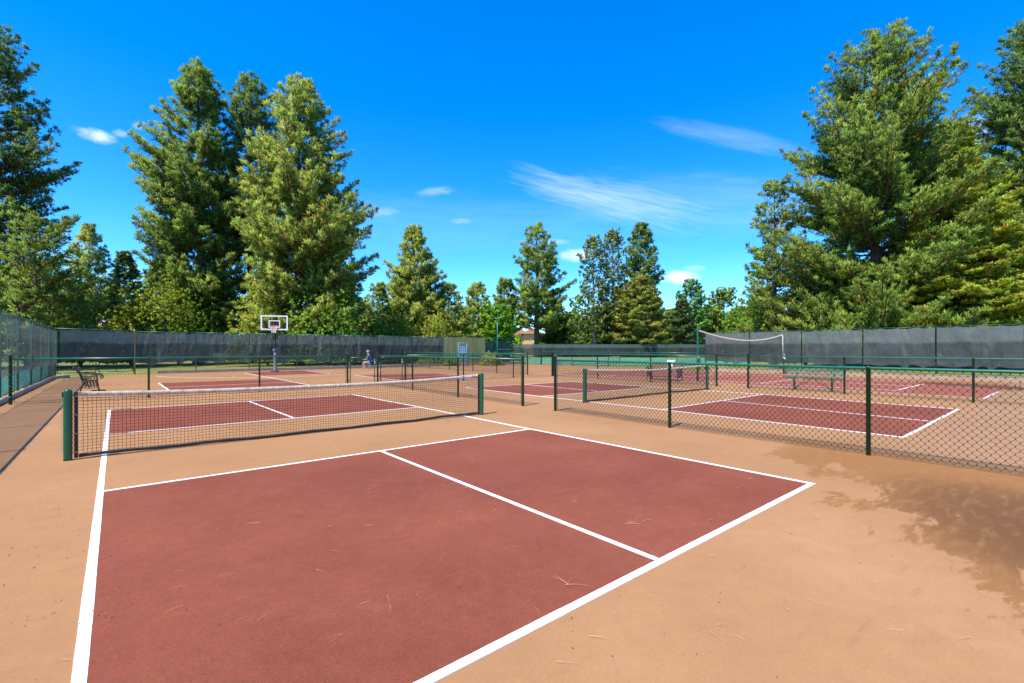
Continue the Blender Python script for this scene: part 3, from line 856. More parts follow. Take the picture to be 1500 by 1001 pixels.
# ---------------------------------------------------------------- basketball hoop
hx, hyy = 8.15, 31.9
hr = thing('basketball_hoop', 'basketball hoop with glass backboard on a padded black pole', 'basketball hoop', (hx, hyy, 0), math.radians(-18))
mb = MB(); mb.lathe([(.055, 0), (.055, 2.6)], (0,0,0), 12)
mb.build('pole', M_BLACK, hr, True)
mb = MB(); mb.lathe([(.15, .0), (.15, .06), (.115, .1), (.115, 1.22), (.12, 1.25), (.15, 1.26), (.15, 1.46), (.12, 1.5)], (0,0,0), 12); pd = mb.build('pole_pad', M_GRPAD, hr, True)
mb = MB(); mb.cbox(-.06, .06, -.205, -.19, 1.14, 1.24, .005); mb.build('sticker', M_WHITE, pd)
mb = MB(); mb.box(-.25, .25, -.25, .25, 0, .03); mb.build('base_plate', M_BLACK, hr)
mb = MB()
for s in (-.12, .12):
    mb.tube([(s, 0, 2.15), (s, -.55, 3.05)], .03, 6); mb.tube([(s, 0, 2.5), (s, -.55, 3.4)], .03, 6)
mb.tube([(0,.02,2.0),(0,-.25,2.5)], .045, 8)
mb.build('support_arm', M_BLACK, hr, True)
yb_ = -.62; w2, zb0, zb1 = .79, 2.71, 3.66
mb = MB(); mb.box(-w2+.05, w2-.05, yb_-.006, yb_+.006, zb0+.05, zb1-.05); mb.build('backboard_glass', M_GLASS, hr)
def frame(mb, x0, x1, z0, z1, t_, y0, y1):
    mb.box(x0, x1, y0, y1, z0, z0+t_); mb.box(x0, x1, y0, y1, z1-t_, z1); mb.box(x0, x0+t_, y0, y1, z0+t_, z1-t_); mb.box(x1-t_, x1, y0, y1, z0+t_, z1-t_)
mb = MB(); frame(mb, -w2, w2, zb0, zb1, .085, yb_-.025, yb_+.025); mb.build('backboard_frame', M_WHITE, hr)
mb = MB(); frame(mb, -.33, .33, 2.86, 3.34, .055, yb_-.012, yb_-.0065); mb.build('target_square', M_WHITE, hr)
mb = MB(); rc = (0, yb_-.38, 2.97); ring = [(rc[0]+.23*math.cos(a), rc[1]+.23*math.sin(a), rc[2]) for a in [k*math.pi/12 for k in range(25)]]
mb.tube(ring, .014, 6, False); mb.box(-.12, .12, yb_-.16, yb_-.03, 2.88, 3.0); rm = mb.build('rim', M_ORANGE, hr, True)
mb = MB()
for k in range(16):
    a0 = k*math.pi/8; 
    for sg in (1, -1):
        mb.tube([(rc[0]+r*math.cos(a0+sg*tw), rc[1]+r*math.sin(a0+sg*tw), z) for r, z, tw in ((.225, 2.96, 0), (.18, 2.82, .3), (.14, 2.68, .6), (.12, 2.52, .9))], .007, 4, False)
mb.build('hoop_net', M_NETWHITE, rm)

# ---------------------------------------------------------------- benches
def iron_bench(label, loc, rz, Lb=1.25, towel=False):
    """cast iron ends with scroll arms, timber slats; seat faces local -y"""
    r = thing('park_bench', label, 'bench', loc, rz, 'cast iron park benches')
    for x in (0, Lb):
        mb = MB()
        T = lambda pts, rr=.016: mb.tube([(x, y, z) for y, z in pts], rr, 6)
        T([(-.02,.0),(.02,.12),(.03,.26),(.05,.40)], .018); T([(.50,0),(.46,.12),(.43,.26),(.42,.40)], .018)     # legs
        T([(.05,.40),(.2,.385),(.34,.385),(.42,.40)], .02)
        T([(.42,.38),(.47,.55),(.53,.72),(.60,.82),(.66,.85),(.68,.81)], .02)                                      # back upright with scroll
        T([(.49,.64),(.36,.66),(.2,.645),(.08,.60),(-.02,.60),(-.09,.57),(-.10,.50),(-.05,.47),(-.01,.50)], .02)  # arm
        T([(.05,.40),(.04,.48),(.09,.58)], .016)
        for k in range(5):                                                                                        # scrollwork
            cy, cz_ = .10+k*.075, .50+.03*math.sin(k*2.2)
            T([(cy+.03*math.cos(a), cz_+.045*math.sin(a)) for a in [j*math.pi/4 for j in range(9)]], .008)
        for k in range(4):
            cy = .10+k*.085
            T([(cy+.038*math.cos(a), .27+.075*math.sin(a)) for a in [j*math.pi/4 for j in range(9)]], .008)
        T([(.03,.18),(.15,.15),(.32,.15),(.45,.18)], .012); T([(.04,.34),(.43,.34)], .010)
        for k in range(6): T([(.06+k*.07,.16),(.09+k*.07,.33)], .007)
        mb.build('bench_end', M_IRON, r, True)
    for k in range(5): mb = MB(); mb.cbox(.005, Lb-.005, .05+k*.077, .11+k*.077, .405, .43, .006); mb.build('seat_slat', M_WOOD, r)
    for k in range(4):
        mb = MB(); z = .52+k*.085; y = .455+(z-.5)*.28
        mb.cbox(.005, Lb-.005, y-.012, y+.012, z, z+.065, .006); mb.build('back_slat', M_WOOD, r)
    mb = MB(); mb.tube([(0,.25,.16),(Lb,.25,.16)], .012, 6); mb.build('stretcher', M_IRON, r)
    return r
iron_bench('ornate cast iron bench seen end on at the far left, behind the chain link fence', (-.30,19.6,0), math.radians(90+2), 1.3)
b2 = iron_bench('slatted bench with ornate iron ends behind the middle net, a white towel over its back', (20.0,11.25,0), math.radians(-90-8), 1.55)
# bench faces -x : its back towards +x
b2.rotation_euler = (0, 0, math.radians(-86)); b2.location = (19.75, 11.3, 0)

mb = MB(); N = 14; rnd = random.Random(2)
for i in range(N+1):
    s = i/N; x = (s-.5)*.32
    for z, y in ((.36,-.05),(.6,-.045),(.78,-.02),(.88,.0),(.93,.03),(.95,.06),(.93,.09),(.8,.12),(.68,.14)):
        wv = .018*math.sin(s*15+z*6); tp = 1-.45*max(0, .8-z)
        mb.v.append((x*tp*(1.1 if z > .85 else .8)+.01*math.sin(z*20), y+wv, z+.015*math.sin(s*9)))
for i in range(N):
    for k in range(8): a = i*9+k; mb.f.append((a, a+9, a+10, a+1))
tw = mb.build('towel', M_TOWEL, None, True); sd = tw.modifiers.new('s', 'SOLIDIFY'); sd.thickness = .02
tw.location = (20.28, 10.35, 0); tw.rotation_euler = (0, 0, math.radians(-86))
tag(tw, 'white towel hanging over the back of the wood slat bench', 'towel')

gb = thing('metal_bench', 'green metal mesh bench with backrest and diagonal braces on the right', 'bench', (19.05,5.0,0), math.radians(-90))
Lg = 1.85
def mesh_plank(mb, x0, x1, c0, c1, thick):
    """expanded metal plank spanned between two lines c0 -> c1 (y, z)"""
    n = int((x1-x0)/.035); m = 7
    P0 = Vector((0, c0[0], c0[1])); P1 = Vector((0, c1[0], c1[1]))
    for j in range(m+1):
        q = P0+(P1-P0)*j/m; mb.tube([(x0, q.y, q.z), (x1, q.y, q.z)], .012 if j in (0, m) else .0045, 4)
    for i in range(n+1):
        x = x0+(x1-x0)*i/n; mb.tube([(x, P0.y, P0.z), (x, P1.y, P1.z)], .014 if i in (0, n) else .0045, 4, False)
mb = MB(); mesh_plank(mb, 0, Lg, (.0,.45), (.32,.45), .02); mb.tube([(0,0,.44),(Lg,0,.44)], .02, 6); mb.build('seat', M_RAIL, gb)
mb = MB(); mesh_plank(mb, 0.0, Lg, (.40,.58), (.47,.84), .02); mb.build('backrest', M_TEAL, gb)
for x in (.33, Lg-.33):
    mb = MB(); mb.box(x-.03, x+.03, .13, .19, .03, .44); mb.box(x-.025, x+.025, -.02, .36, .0, .03); mb.build('leg', M_POST, gb)
    mb = MB(); mb.tube([(x,.16,.42),(x,.34,.43),(x,.40,.56),(x,.48,.84)], .022, 6); mb.build('back_support', M_POST, gb, True)
mb = MB(); mb.tube([(.36,.16,.05),(Lg/2-.04,.16,.42)], .013, 6); mb.tube([(Lg-.36,.16,.05),(Lg/2+.04,.16,.42)], .013, 6); mb.build('brace', M_POST, gb, True)

# ---------------------------------------------------------------- small things
for (x, y, lb) in ((4.83,26.35,'yellow plastic ball lying on the back court below the hoop'), (-1.58,28.0,'yellow green ball lying left of the iron bench'), (.41,31.2,'yellow ball lying near the tall corner gate')):
    mb = MB(); mb.lathe([(.0371*math.sin(a), .037-.037*math.cos(a)) for a in [.15+k*(math.pi-.3)/8 for k in range(9)]], (0,0,0), 12)
    o = mb.build('plastic_ball', M_BALL, None, True); o.location = (x, y, 0); tag(o, lb, 'ball', 'yellow balls on the courts')

cx_, cy_ = W(677.5, 40.2)
ch = thing('umpire_chair', 'light blue tall umpire chair in front of the pale board wall', 'umpire chair', (cx_, cy_, 0), -YAW)
mb = MB()
for x in (-.36, .36):
    mb.tube([(x*1.05, -.25, 0), (x, -.1, 1.15), (x, .0, 2.0)], .028, 6); mb.tube([(x*1.1, .5, 0), (x, .35, 1.15)], .028, 6)
mb.tube([(-.36, 0, 2.0), (.36, 0, 2.0)], .028, 6); mb.tube([(-.36,-.1,1.15),(.36,-.1,1.15)], .025, 6); mb.build('frame', M_BLUEP, ch, True)
mb = MB(); mb.cbox(-.36, .36, -.1, .36, 1.14, 1.19, .01); mb.build('seat', M_BLUEP, ch)
mb = MB(); frame(mb, -.22, .22, 1.2, 1.72, .07, -.02, .02); mb.box(-.04, .04, -.02, .02, 1.27, 1.65); mb.box(-.15, -.04, -.019, .019, 1.42, 1.5); mb.box(.04, .15, -.019, .019, 1.42, 1.5); mb.build('backrest', M_BLUEP, ch)
for k in range(3): mb = MB(); mb.cbox(-.38, .38, -.3+k*.05, -.24+k*.05, .28+k*.28, .31+k*.28, .005); mb.build('step', M_BLUEP, ch)

bx, by = W(815, 42.2)
bn = thing('storage_bin', 'grey lidded bin beside the gap in the far low fence', 'bin', (bx, by, 0), -YAW)
mb = MB(); mb.cbox(-.38, .38, -.28, .28, 0, .56, .02); mb.build('body', M_BIN, bn)
mb = MB(); mb.cbox(-.41, .41, -.31, .31, .562, .64, .03); mb.build('lid', M_BIN, bn)

def picnic_table(label, loc, rz):
    r = thing('picnic_table', label, 'picnic table', loc, rz, 'dark picnic tables beyond the courts')
    mb = MB(); mb.cbox(-.9, .9, -.37, .37, .70, .75, .01); mb.build('tabletop', M_BLACK, r)
    for s in (-1, 1): mb = MB(); mb.cbox(-.9, .9, s*.72-.13, s*.72+.13, .42, .46, .01); mb.build('seat', M_BLACK, r)
    for x in (-.6, .6):
        mb = MB(); mb.tube([(x,-.72,.4),(x,.72,.4)], .03, 6); mb.tube([(x,-.5,0),(x,-.2,.7)], .03, 6); mb.tube([(x,.5,0),(x,.2,.7)], .03, 6); mb.build('leg_frame', M_BLACK, r)
    return r
pt1 = W(752, 47.5); picnic_table('dark picnic table by the green panel enclosure, seen through the fences', (pt1[0], pt1[1], -.1), -YAW)
pt2 = W(1148, 36.5); picnic_table('dark picnic table behind the right windscreen, seen under its edge', (pt2[0], pt2[1], 0), -YAW)

# litter: dry needles in fascicles and grit, impossible to count
rng = np.random.default_rng(12); V, Q = [], []
def blade(p, a, L, w, z=.009):
    n = 5; ang = a; x, y = p; cur = rng.uniform(-.5, .5); base = len(V)
    for i in range(n+1):
        zz = z+.004*math.sin(i/n*3.1); ww = w*(1-.6*i/n)
        V.append((x-math.sin(ang)*ww, y+math.cos(ang)*ww, zz)); V.append((x+math.sin(ang)*ww, y-math.cos(ang)*ww, zz)); V.append((x, y, zz+ww*1.2))
        x += math.cos(ang)*L/n; y += math.sin(ang)*L/n; ang += cur/n
    for i in range(n):
        for k in range(3): a0 = base+i*3+k; a1 = base+i*3+(k+1) % 3; Q.append((a0, a1, a1+3, a0+3))
def inview(n, dmin, dmax, umin=-20, umax=1520):
    out = []
    for _ in range(n):
        d = math.exp(rng.uniform(math.log(dmin), math.log(dmax))); u = rng.uniform(umin, umax); out.append(W(u, d))
    return out
for p in inview(60, 2.2, 8.5) + inview(60, 2.4, 8, 350, 1100):
    if p[0] < -2: continue
    a = rng.uniform(0, 6.28)
    for k in range(rng.integers(1, 4)): blade(p, a+rng.uniform(-.35, .35), rng.uniform(.04, .11), rng.uniform(.0004, .0007))
for k in range(110):
    y_ = rng.uniform(-3, 6); blade((8.15+rng.normal(-.06, .10), y_), rng.uniform(0, 6.28), rng.uniform(.04, .11), .0007)
for k in range(9): blade((3.55+rng.uniform(-.05, .05), .55+rng.uniform(-.05, .05)) if k < 5 else W(833+rng.uniform(-8, 8), 2.93), rng.uniform(0, 6.28), rng.uniform(.08, .16), .0012)
tag(np_mesh('fallen_pine_needles', np.array(V), np.array(Q), M_NEEDLE), kind='stuff', label='dry pine needles scattered over the near court', cat='pine needles')
V, Q = [], []
def grit(p, r):
    base = len(V); x, y = p; r1 = r*rng.uniform(.5, 1.6); ang = rng.uniform(0, 3.14)
    for i in range(5):
        a = i*1.2566+rng.uniform(-.2, .2); ex, ey = math.cos(a)*r1, math.sin(a)*r
        V.append((x+ex*math.cos(ang)-ey*math.sin(ang), y+ex*math.sin(ang)+ey*math.cos(ang), .006))
    V.append((x, y, .006+r*rng.uniform(.6, 1.2)))
    for i in range(5): Q.append((base+i, base+(i+1) % 5, base+5))
for p in inview(170, 1.9, 9): grit(p, rng.uniform(.0015, .0045))
for p in inview(150, 2.5, 8, -20, 180): grit(p, rng.uniform(.0018, .0055))
for p in inview(60, 9, 24): grit(p, rng.uniform(.006, .014))
for k in range(900):   # dense band of dark flecks on the far red court
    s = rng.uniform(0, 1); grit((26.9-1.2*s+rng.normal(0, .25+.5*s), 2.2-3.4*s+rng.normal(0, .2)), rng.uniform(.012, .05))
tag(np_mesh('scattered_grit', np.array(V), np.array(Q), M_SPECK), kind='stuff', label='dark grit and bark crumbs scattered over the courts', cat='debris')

# ---------------------------------------------------------------- person walking beyond the back fence
def skin_person():
    px_, py_ = W(541.5, 34.6)
    root = thing('person', 'person in a blue shirt and pale shorts seated by the back windscreen', 'person', (px_, py_, .0), math.pi-YAW)
    J = {'pel':(0,0,.52),'waist':(.0,.0,.66),'chest':(.05,0,.90),'neck':(.09,0,1.07),'head0':(.11,0,1.14),'head':(.13,0,1.25),'headt':(.125,0,1.32),
         'shl':(.06,.17,1.0),'ell':(.12,.24,.76),'wrl':(.34,.17,.70),'hal':(.42,.14,.68),
         'shr':(.06,-.17,1.0),'elr':(.12,-.24,.76),'wrr':(.34,-.17,.70),'har':(.42,-.14,.68),
         'hil':(.06,.09,.50),'knl':(.46,.12,.50),'anl':(.42,.12,.10),'tol':(.58,.13,.045),
         'hir':(.06,-.09,.50),'knr':(.45,-.14,.49),'anr':(.36,-.15,.10),'tor':(.52,-.17,.045)}
    R = {'pel':.14,'waist':.13,'chest':.15,'neck':.055,'head0':.07,'head':.1,'headt':.06,'shl':.07,'shr':.07,'ell':.045,'elr':.045,'wrl':.03,'wrr':.03,'hal':.035,'har':.035,
         'hil':.1,'hir':.1,'knl':.06,'knr':.06,'anl':.04,'anr':.04,'tol':.035,'tor':.035}
    E_ = [('pel','waist'),('waist','chest'),('chest','neck'),('neck','head0'),('head0','head'),('head','headt'),('chest','shl'),('shl','ell'),('ell','wrl'),('wrl','hal'),
          ('chest','shr'),('shr','elr'),('elr','wrr'),('wrr','har'),('pel','hil'),('hil','knl'),('knl','anl'),('anl','tol'),('pel','hir'),('hir','knr'),('knr','anr'),('anr','tor')]
    def grow(name, keys, mat, grow_r=0., edges=None):
        ks = list(keys); me = bpy.data.meshes.new(name)
        es = [(ks.index(a), ks.index(b)) for a, b in (edges or E_) if a in ks and b in ks]
        me.from_pydata([J[k] for k in ks], es, []); me.materials.append(mat)
        o = bpy.data.objects.new(name, me); COL.objects.link(o); o.parent = root
        sk = o.modifiers.new('skin', 'SKIN'); sk.use_smooth_shade = True
        for i, k in enumerate(ks):
            me.skin_vertices[0].data[i].radius = (R[k]+grow_r, R[k]+grow_r); me.skin_vertices[0].data[i].use_root = (i == 0)
        sb = o.modifiers.new('sub', 'SUBSURF'); sb.levels = sb.render_levels = 2
        return o
    grow('body', J.keys(), M_SKIN)
    J['sl2'] = (.09,.21,.86); J['sr2'] = (.09,-.21,.86); R['sl2'] = .06; R['sr2'] = .06
    J['k2l'] = (.36,.11,.50); J['k2r'] = (.35,-.13,.495); R['k2l'] = .085; R['k2r'] = .085
    grow('shirt', ['waist','pel','chest','shl','sl2','shr','sr2'], M_SHIRT, .025, [('pel','waist'),('waist','chest'),('chest','shl'),('shl','sl2'),('chest','shr'),('shr','sr2')])
    grow('shorts', ['pel','hil','k2l','hir','k2r'], M_SHORTS, .022, [('pel','hil'),('hil','k2l'),('pel','hir'),('hir','k2r')])
    mb = MB(); mb.lathe([(.112, 1.25), (.118, 1.29), (.10, 1.36), (.05, 1.40), (.01, 1.41)], (.12,0,0), 14); mb.build('hair', M_HAIR, root, True)
    mb = MB(); mb.tube([(.23,0,1.25),(.25,0,1.23)], [.02,.008], 6); mb.build('nose', M_SKIN, root, True)
skin_person()
qx, qy = W(541.5, 34.6)
st = thing('stool', 'small folding stool under the seated person', 'stool', (qx, qy, 0), math.pi-YAW)
mb = MB(); mb.cbox(-.18, .18, -.19, .19, .36, .40, .01); mb.build('seat', M_BLACK, st)
for sx in (-1, 1):
    for sy in (-1, 1): mb = MB(); mb.tube([(sx*.17, sy*.17, 0), (-sx*.15, sy*.17, .37)], .012, 6); mb.build('leg', M_STEEL, st)

# ---------------------------------------------------------------- houses
def window_part(parent, x, y, z, w, hgt):
    mb = MB(); frame(mb, x-w/2, x+w/2, z, z+hgt, .12, y-.08, y+.02); f_ = mb.build('window', M_WHITE, parent)
    mb = MB(); mb.box(x-w/2+.1, x+w/2-.1, y-.03, y-.01, z+.1, z+hgt-.1); mb.build('pane', M_PANE, f_)
hxw, hyw = W(748, 132)
hs = thing('house', 'tan stucco house with clay tile roof behind the pine beyond the courts', 'house', (hxw, hyw, -.5), -YAW)
mb = MB(); mb.box(-11.5, 5.0, 0, 8, 0, 5.6); mb.build('wall', M_STUCCO, hs)
mb = MB(); mb.box(3.6, 8.4, -3, -.01, 0, 5.9); mb.build('wall', M_STUCCO, hs)
def hip(x0, x1, y0, y1, z0, z1, ins):
    mb = MB(); mb.add([(x0,y0,z0),(x1,y0,z0),(x1,y1,z0),(x0,y1,z0),(x0+ins,(y0+y1)/2,z1),(x1-ins,(y0+y1)/2,z1)],
                      [(0,1,5,4),(1,2,5),(2,3,4,5),(3,0,4),(0,3,2,1)]); return mb
hip(-12.4, 6.0, -.8, 8.8, 5.6, 8.6, 5.0).build('roof', M_TILE, hs)
hip(2.8, 9.2, -3.8, 3.0, 5.9, 7.6, 3.0).build('roof', M_TILE, hs)
push_back(hs, 748, 132, 190); hs.location.z -= .3
window_part(hs, 7.2, -3.03, 2.6, 1.8, 2.2); window_part(hs, 2.6, -.03, 2.6, 1.0, 2.4); window_part(hs, 1.1, -.03, 2.6, 1.0, 2.4)
hx2, hy2 = W(158, 58)
h2 = thing('house', 'low house with grey shingle roof and white vent hidden behind the left trees', 'house', (hx2, hy2, 0), math.radians(12)-YAW)
mb = MB(); mb.box(-3.2, 3.2, 0, 6, 0, 4.0); mb.build('wall', M_STUCCO, h2)
r_ = hip(-3.7, 3.7, -.5, 6.5, 4.0, 5.55, 2.2).build('roof', M_GREYROOF, h2)
mb = MB(); mb.lathe([(.09, 0), (.09, .5)], (1.4, 1.2, 4.75), 8); mb.build('vent_pipe', M_WHITE, r_)

# ---------------------------------------------------------------- trees
CAMR = np.array([CO, -SI, 0.]); CAMF = np.array([SI, CO, 0.])
def norm(v): return v/np.maximum(1e-9, np.linalg.norm(v, axis=-1, keepdims=True))

def blades(P, A, rng, K, L, wd, spread, up=0., flat=0.):
    """K kite shaped needle bundles round every tuft; P positions, A tuft axes"""
    n = len(P)
    d = norm(A)[:, None, :] + rng.normal(0, spread, (n, K, 3))
    d[..., 2] = d[..., 2]*(1-flat)+up
    d = norm(d)
    ln = L*rng.uniform(.65, 1.2, (n, K, 1))
    s = norm(np.cross(d, rng.normal(0, 1, (n, K, 3))))*wd*rng.uniform(.7, 1.3, (n, K, 1))/2
    p = P[:, None, :]+rng.normal(0, L*.12, (n, K, 3))
    V = np.stack([p, p+d*ln*.6+s, p+d*ln, p+d*ln*.6-s], 2)
    C = P[:, None, None, :]+.15*L*norm(A)[:, None, None, :]
    NN = norm((V-C)/L*1.0+norm(A)[:, None, None, :]*.45+rng.normal(0, .12, V.shape)).reshape(-1, 3)
    Q = np.arange(n*K*4).reshape(-1, 4)
    V = V.reshape(-1, 3)
    G = np.cross(V[Q[:, 1]]-V[Q[:, 0]], V[Q[:, 3]]-V[Q[:, 0]])
    fl = (G*NN[Q].mean(1)).sum(1) < 0
    Q[fl] = Q[fl][:, ::-1]
    return V, Q, NN

DENS = {'pine': 1.5, 'spruce': 1.4, 'leaf': 1.8}
def build_tree(kind, label, spec, d, u0, seed, mat, name, group=None, dens=1., L=.42, wd=.10, K=9, base=.06, trunk_r=None, barkm=None, lean=0., fill=1., zbot=0., depth_k=1., far=None):
    """spec: silhouette rows (v, uL, uR) from the top down, for a tree standing at distance d on bearing u0"""
    rng = np.random.default_rng(seed)
    dens *= DENS[kind]*(1.35 if d > 55 else 1); L *= 1.0; wd *= .78; K = int(K*1.8); fill *= 1.10 if (kind == 'pine' and d > 55) else 1.03
    X, Y = W(u0, d)
    spec = sorted(spec)
    m = d/F
    zz = np.array([CZ+(HY-v)*m for v, _, _ in spec]); rl = np.array([max(.15, (u0-a)*m) for _, a, _ in spec]); rr = np.array([max(.15, (b-u0)*m) for _, _, b in spec])
    H = zz[0]; zlow = zz[-1]
    o = np.argsort(zz); zz, rl, rr = zz[o], rl[o], rr[o]
    def rad(z, az):
        c = math.cos(az); a = np.interp(z, zz, rl); b = np.interp(z, zz, rr)
        dpt = (max(a, .3)+max(b, .3))*.5*depth_k
        side = b if c > 0 else a
        return math.sqrt((side*c)**2+(dpt*math.sin(az))**2)
    zlo = max(zlow, .6)
    root = thing(name, label, 'tree', (X, Y, -.02+zbot), 0, group)
    tr = trunk_r or max(.1, H*.014)
    mb = MB(); N = 14; tw = rng.normal(0, 1, (N+1, 2)).cumsum(0)*tr*.12
    tw = tw-np.linspace(0, 1, N+1)[:, None]*tw[-1]*.6
    cen = [np.array([tw[i, 0], tw[i, 1], H*.985*i/N]) for i in range(N+1)]
    def centre(z):
        t_ = min(N-1e-6, max(0, z/(H*.985)*N)); i = int(t_); f_ = t_-i; return cen[i]*(1-f_)+cen[i+1]*f_
    mb.tube([tuple(c) for c in cen], [max(.02, tr*(1.25 if i == 0 else 1)*(1-i/N)**.75) for i in range(N+1)], 9)
    TP, TA, limbs = [], [], []
    twigs = MB()
    span = H-zlo
    step = {'pine': .62, 'spruce': .42, 'leaf': .6}[kind]*max(1., (d/50))**.5/dens**.5
    z = zlo; az0 = rng.uniform(0, 6.28)
    cap_n = 0
    while z < H-.15:
        t_ = (z-zlo)/max(.1, span)
        nb = {'pine': 5, 'spruce': 7, 'leaf': 5}[kind]
        for b in range(nb):
            az = az0+b*2*math.pi/nb+rng.normal(0, .25); ze = z+rng.uniform(-.5, .5)*step
            Rr = rad(ze, az)*fill
            if Rr > 1.2 and rng.random() < .14: continue
            lob = 1+.09*math.sin(ze*1.7+az*3+seed)+.09*math.sin(ze*4.9-az*4+seed*2)
            ln = Rr*lob*(rng.uniform(.80, 1.14) if rng.random() > .2 else rng.uniform(.35, .75))
            ln = max(.12, min(ln, Rr*1.07))
            hd = math.cos(az)*CAMR+math.sin(az)*CAMF
            if kind == 'pine': rise = ln*(.34+.75*t_**1.2)*rng.uniform(.5, 1.15)
            elif kind == 'spruce': rise = ln*(-.22+.75*t_**2)*rng.uniform(.6, 1.2)
            else: rise = ln*(.55+.5*t_)*rng.uniform(.6, 1.2)
            rise = min(rise, ze-zlo*.4)
            c0 = centre(max(.3, ze-rise)); c0[2] = max(.3, ze-rise)
            ce = centre(ze); e = np.array([ce[0], ce[1], ze])+hd*ln
            nseg = 4; sagc = ln*(.10 if kind == 'pine' else .04)
            pts = []
            for i in range(nseg+1):
                f_ = i/nseg; p = c0*(1-f_)+e*f_; p[2] -= sagc*math.sin(math.pi*f_)
                if kind == 'spruce': p[2] += -.05*ln*math.sin(math.pi*f_)+(.06*ln*f_*f_)
                pts.append(p)
            limbs.append(pts)
            r0 = max(.012, min(tr*.35, .012*ln+.012))
            if ln > .6: mb.tube([tuple(p) for p in pts], [r0*(1-.75*i/nseg) for i in range(nseg+1)], 4, False)
            # twigs and tufts
            sidev = np.cross(hd, [0, 0, 1.])
            sp = (.42 if kind == 'pine' else .30 if kind == 'spruce' else .42)*max(1., (d/50))**.5/dens**.5
            nt = max(2, int(ln*.8/sp))
            for i in range(nt):
                f_ = 1-(i+rng.uniform(0, .6))/nt*.82
                q = f_*nseg; k = min(nseg-1, int(q)); p = pts[k]*(1-(q-k))+pts[k+1]*(q-k)
                tl = (1-f_)*ln*.55+.22
                for sg in (-1, 1):
                    tdir = norm(hd*.75+sidev*sg*rng.uniform(.35, 1.1)+np.array([0, 0, (.80 if kind == 'pine' else .05 if kind == 'spruce' else .5)*rng.uniform(.3, 1.3)]))
                    ll = tl*rng.uniform(.4, 1.1)
                    tip = p+tdir*ll
                    if kind == 'spruce': tip[2] -= ll*.15
                    if ll > .5 and d < 60: twigs.tube([tuple(p), tuple(tip)], [.014, .006], 3, False)
                    nn_ = max(1, int(ll/sp))
                    for j in range(nn_):
                        g = 1-j/nn_*.8
                        TP.append(p+(tip-p)*g+rng.normal(0, .05, 3)); TA.append(tdir+np.array([0, 0, .5 if kind == 'pine' else .1]))
            TP.append(pts[-1]); TA.append(hd+np.array([0, 0, .7 if kind == 'pine' else 0.]))
        az0 += 2.4; z += step*rng.uniform(.7, 1.3)*(1 if t_ < .85 else .6)
    for i in range(int(10+6*dens)):
        TP.append(centre(H-.02-i*.09)+rng.normal(0, .04+i*.012, 3)); TA.append(np.array([0, 0, 1.])+rng.normal(0, .3, 3))
    TP = np.array(TP); TA = np.array(TA)
    if kind == 'pine': V, Q, NN = blades(TP, TA, rng, K, L, wd, .62, up=.12)
    elif kind == 'spruce': V, Q, NN = blades(TP, TA, rng, K, L, wd, .55, up=0, flat=.45)
    else: V, Q, NN = blades(TP+rng.normal(0, .12, TP.shape), TA, rng, K, L, wd, 1.2)
    n = len(TP)
    tb = rng.uniform(.62, 1.3, (n, 1))*np.ones((1, 3)); tb *= 1+rng.normal(0, .06, (n, 3))
    inner = rng.random(n) < (.008 if kind != 'leaf' else .01)
    tb[inner] = np.array([2.4, 1.05, .8])*rng.uniform(.5, 1, (inner.sum(), 1))
    tint = np.repeat(tb, K*4, axis=0)
    tint = tint*np.tile(np.array([.72, 1.0, 1.12, 1.0])[:, None], (n*K, 1))
    np_mesh('crown', V, Q, FOL[mat], root, tint, nrm=NN)
    mb.add(twigs.v, twigs.f)
    mb.build('trunk', barkm or M_BARK, root, True)
    if far: push_back(root, u0, d, far)
    return root

T = build_tree
# left edge
T('pine', 'tall dark pine cut by the left edge of the view', [(38,-25,8),(75,-60,35),(140,-90,38),(165,-95,70),(192,-110,100),(225,-120,80),(250,-120,50),(300,-130,60),(345,-130,45),(400,-130,50),(470,-130,50)], 36, -14, 101, 'darkpine', 'pine_tree', dens=1.0, L=.34, wd=.085)
T('pine', 'bushy pine with rusty tufts at the left, in front of the tall edge pine', [(312,30,98),(345,0,102),(380,-20,110),(420,-25,120),(480,-25,125)], 33, 52, 102, 'pine', 'pine_tree', dens=1.1, L=.32, wd=.08)
T('pine', 'thin pale conifer rising right of the bushy left pine', [(330,128,134),(370,112,150),(420,102,160),(480,96,168)], 62, 131, 103, 'olivepine', 'pine_tree', L=.45, wd=.12, K=8)
T('spruce', 'small pointed spruce between the left pines and the tall pine group', [(369,178,184),(405,166,198),(450,158,208),(485,156,212)], 66, 181, 104, 'bluespruce', 'spruce_tree', L=.4, wd=.13, K=7)
# tall group
T('pine', 'leftmost of the three tall pines left of the hoop, tallest of them', [(92,284,301),(130,262,320),(160,250,318),(182,236,325),(228,206,335),(262,210,345),(330,218,352),(400,224,352),(450,232,350),(487,245,350)], 47, 291, 205, 'pine', 'pine_tree', dens=1.35, L=.42, wd=.10)
T('pine', 'middle pine of the tall group left of the hoop, with bare trunk showing', [(112,358,371),(145,336,396),(200,328,408),(235,332,408),(300,334,400),(400,340,396),(485,335,400)], 51, 365, 106, 'darkpine', 'pine_tree', dens=1.05, L=.42, wd=.10)
T('pine', 'rightmost of the three tall pines left of the hoop, broad and sunlit', [(117,430,446),(140,412,468),(180,398,490),(222,378,505),(270,366,522),(310,362,545),(332,366,548),(370,370,538),(420,376,538),(455,380,536),(487,382,540)], 45, 438, 107, 'olivepine', 'pine_tree', dens=1.25, L=.42, wd=.10)
T('pine', 'small dark pine filling the gap right of the tall group', [(416,551,558),(450,536,572),(490,528,578)], 58, 556, 108, 'pine', 'pine_tree', L=.42, wd=.12, K=8)
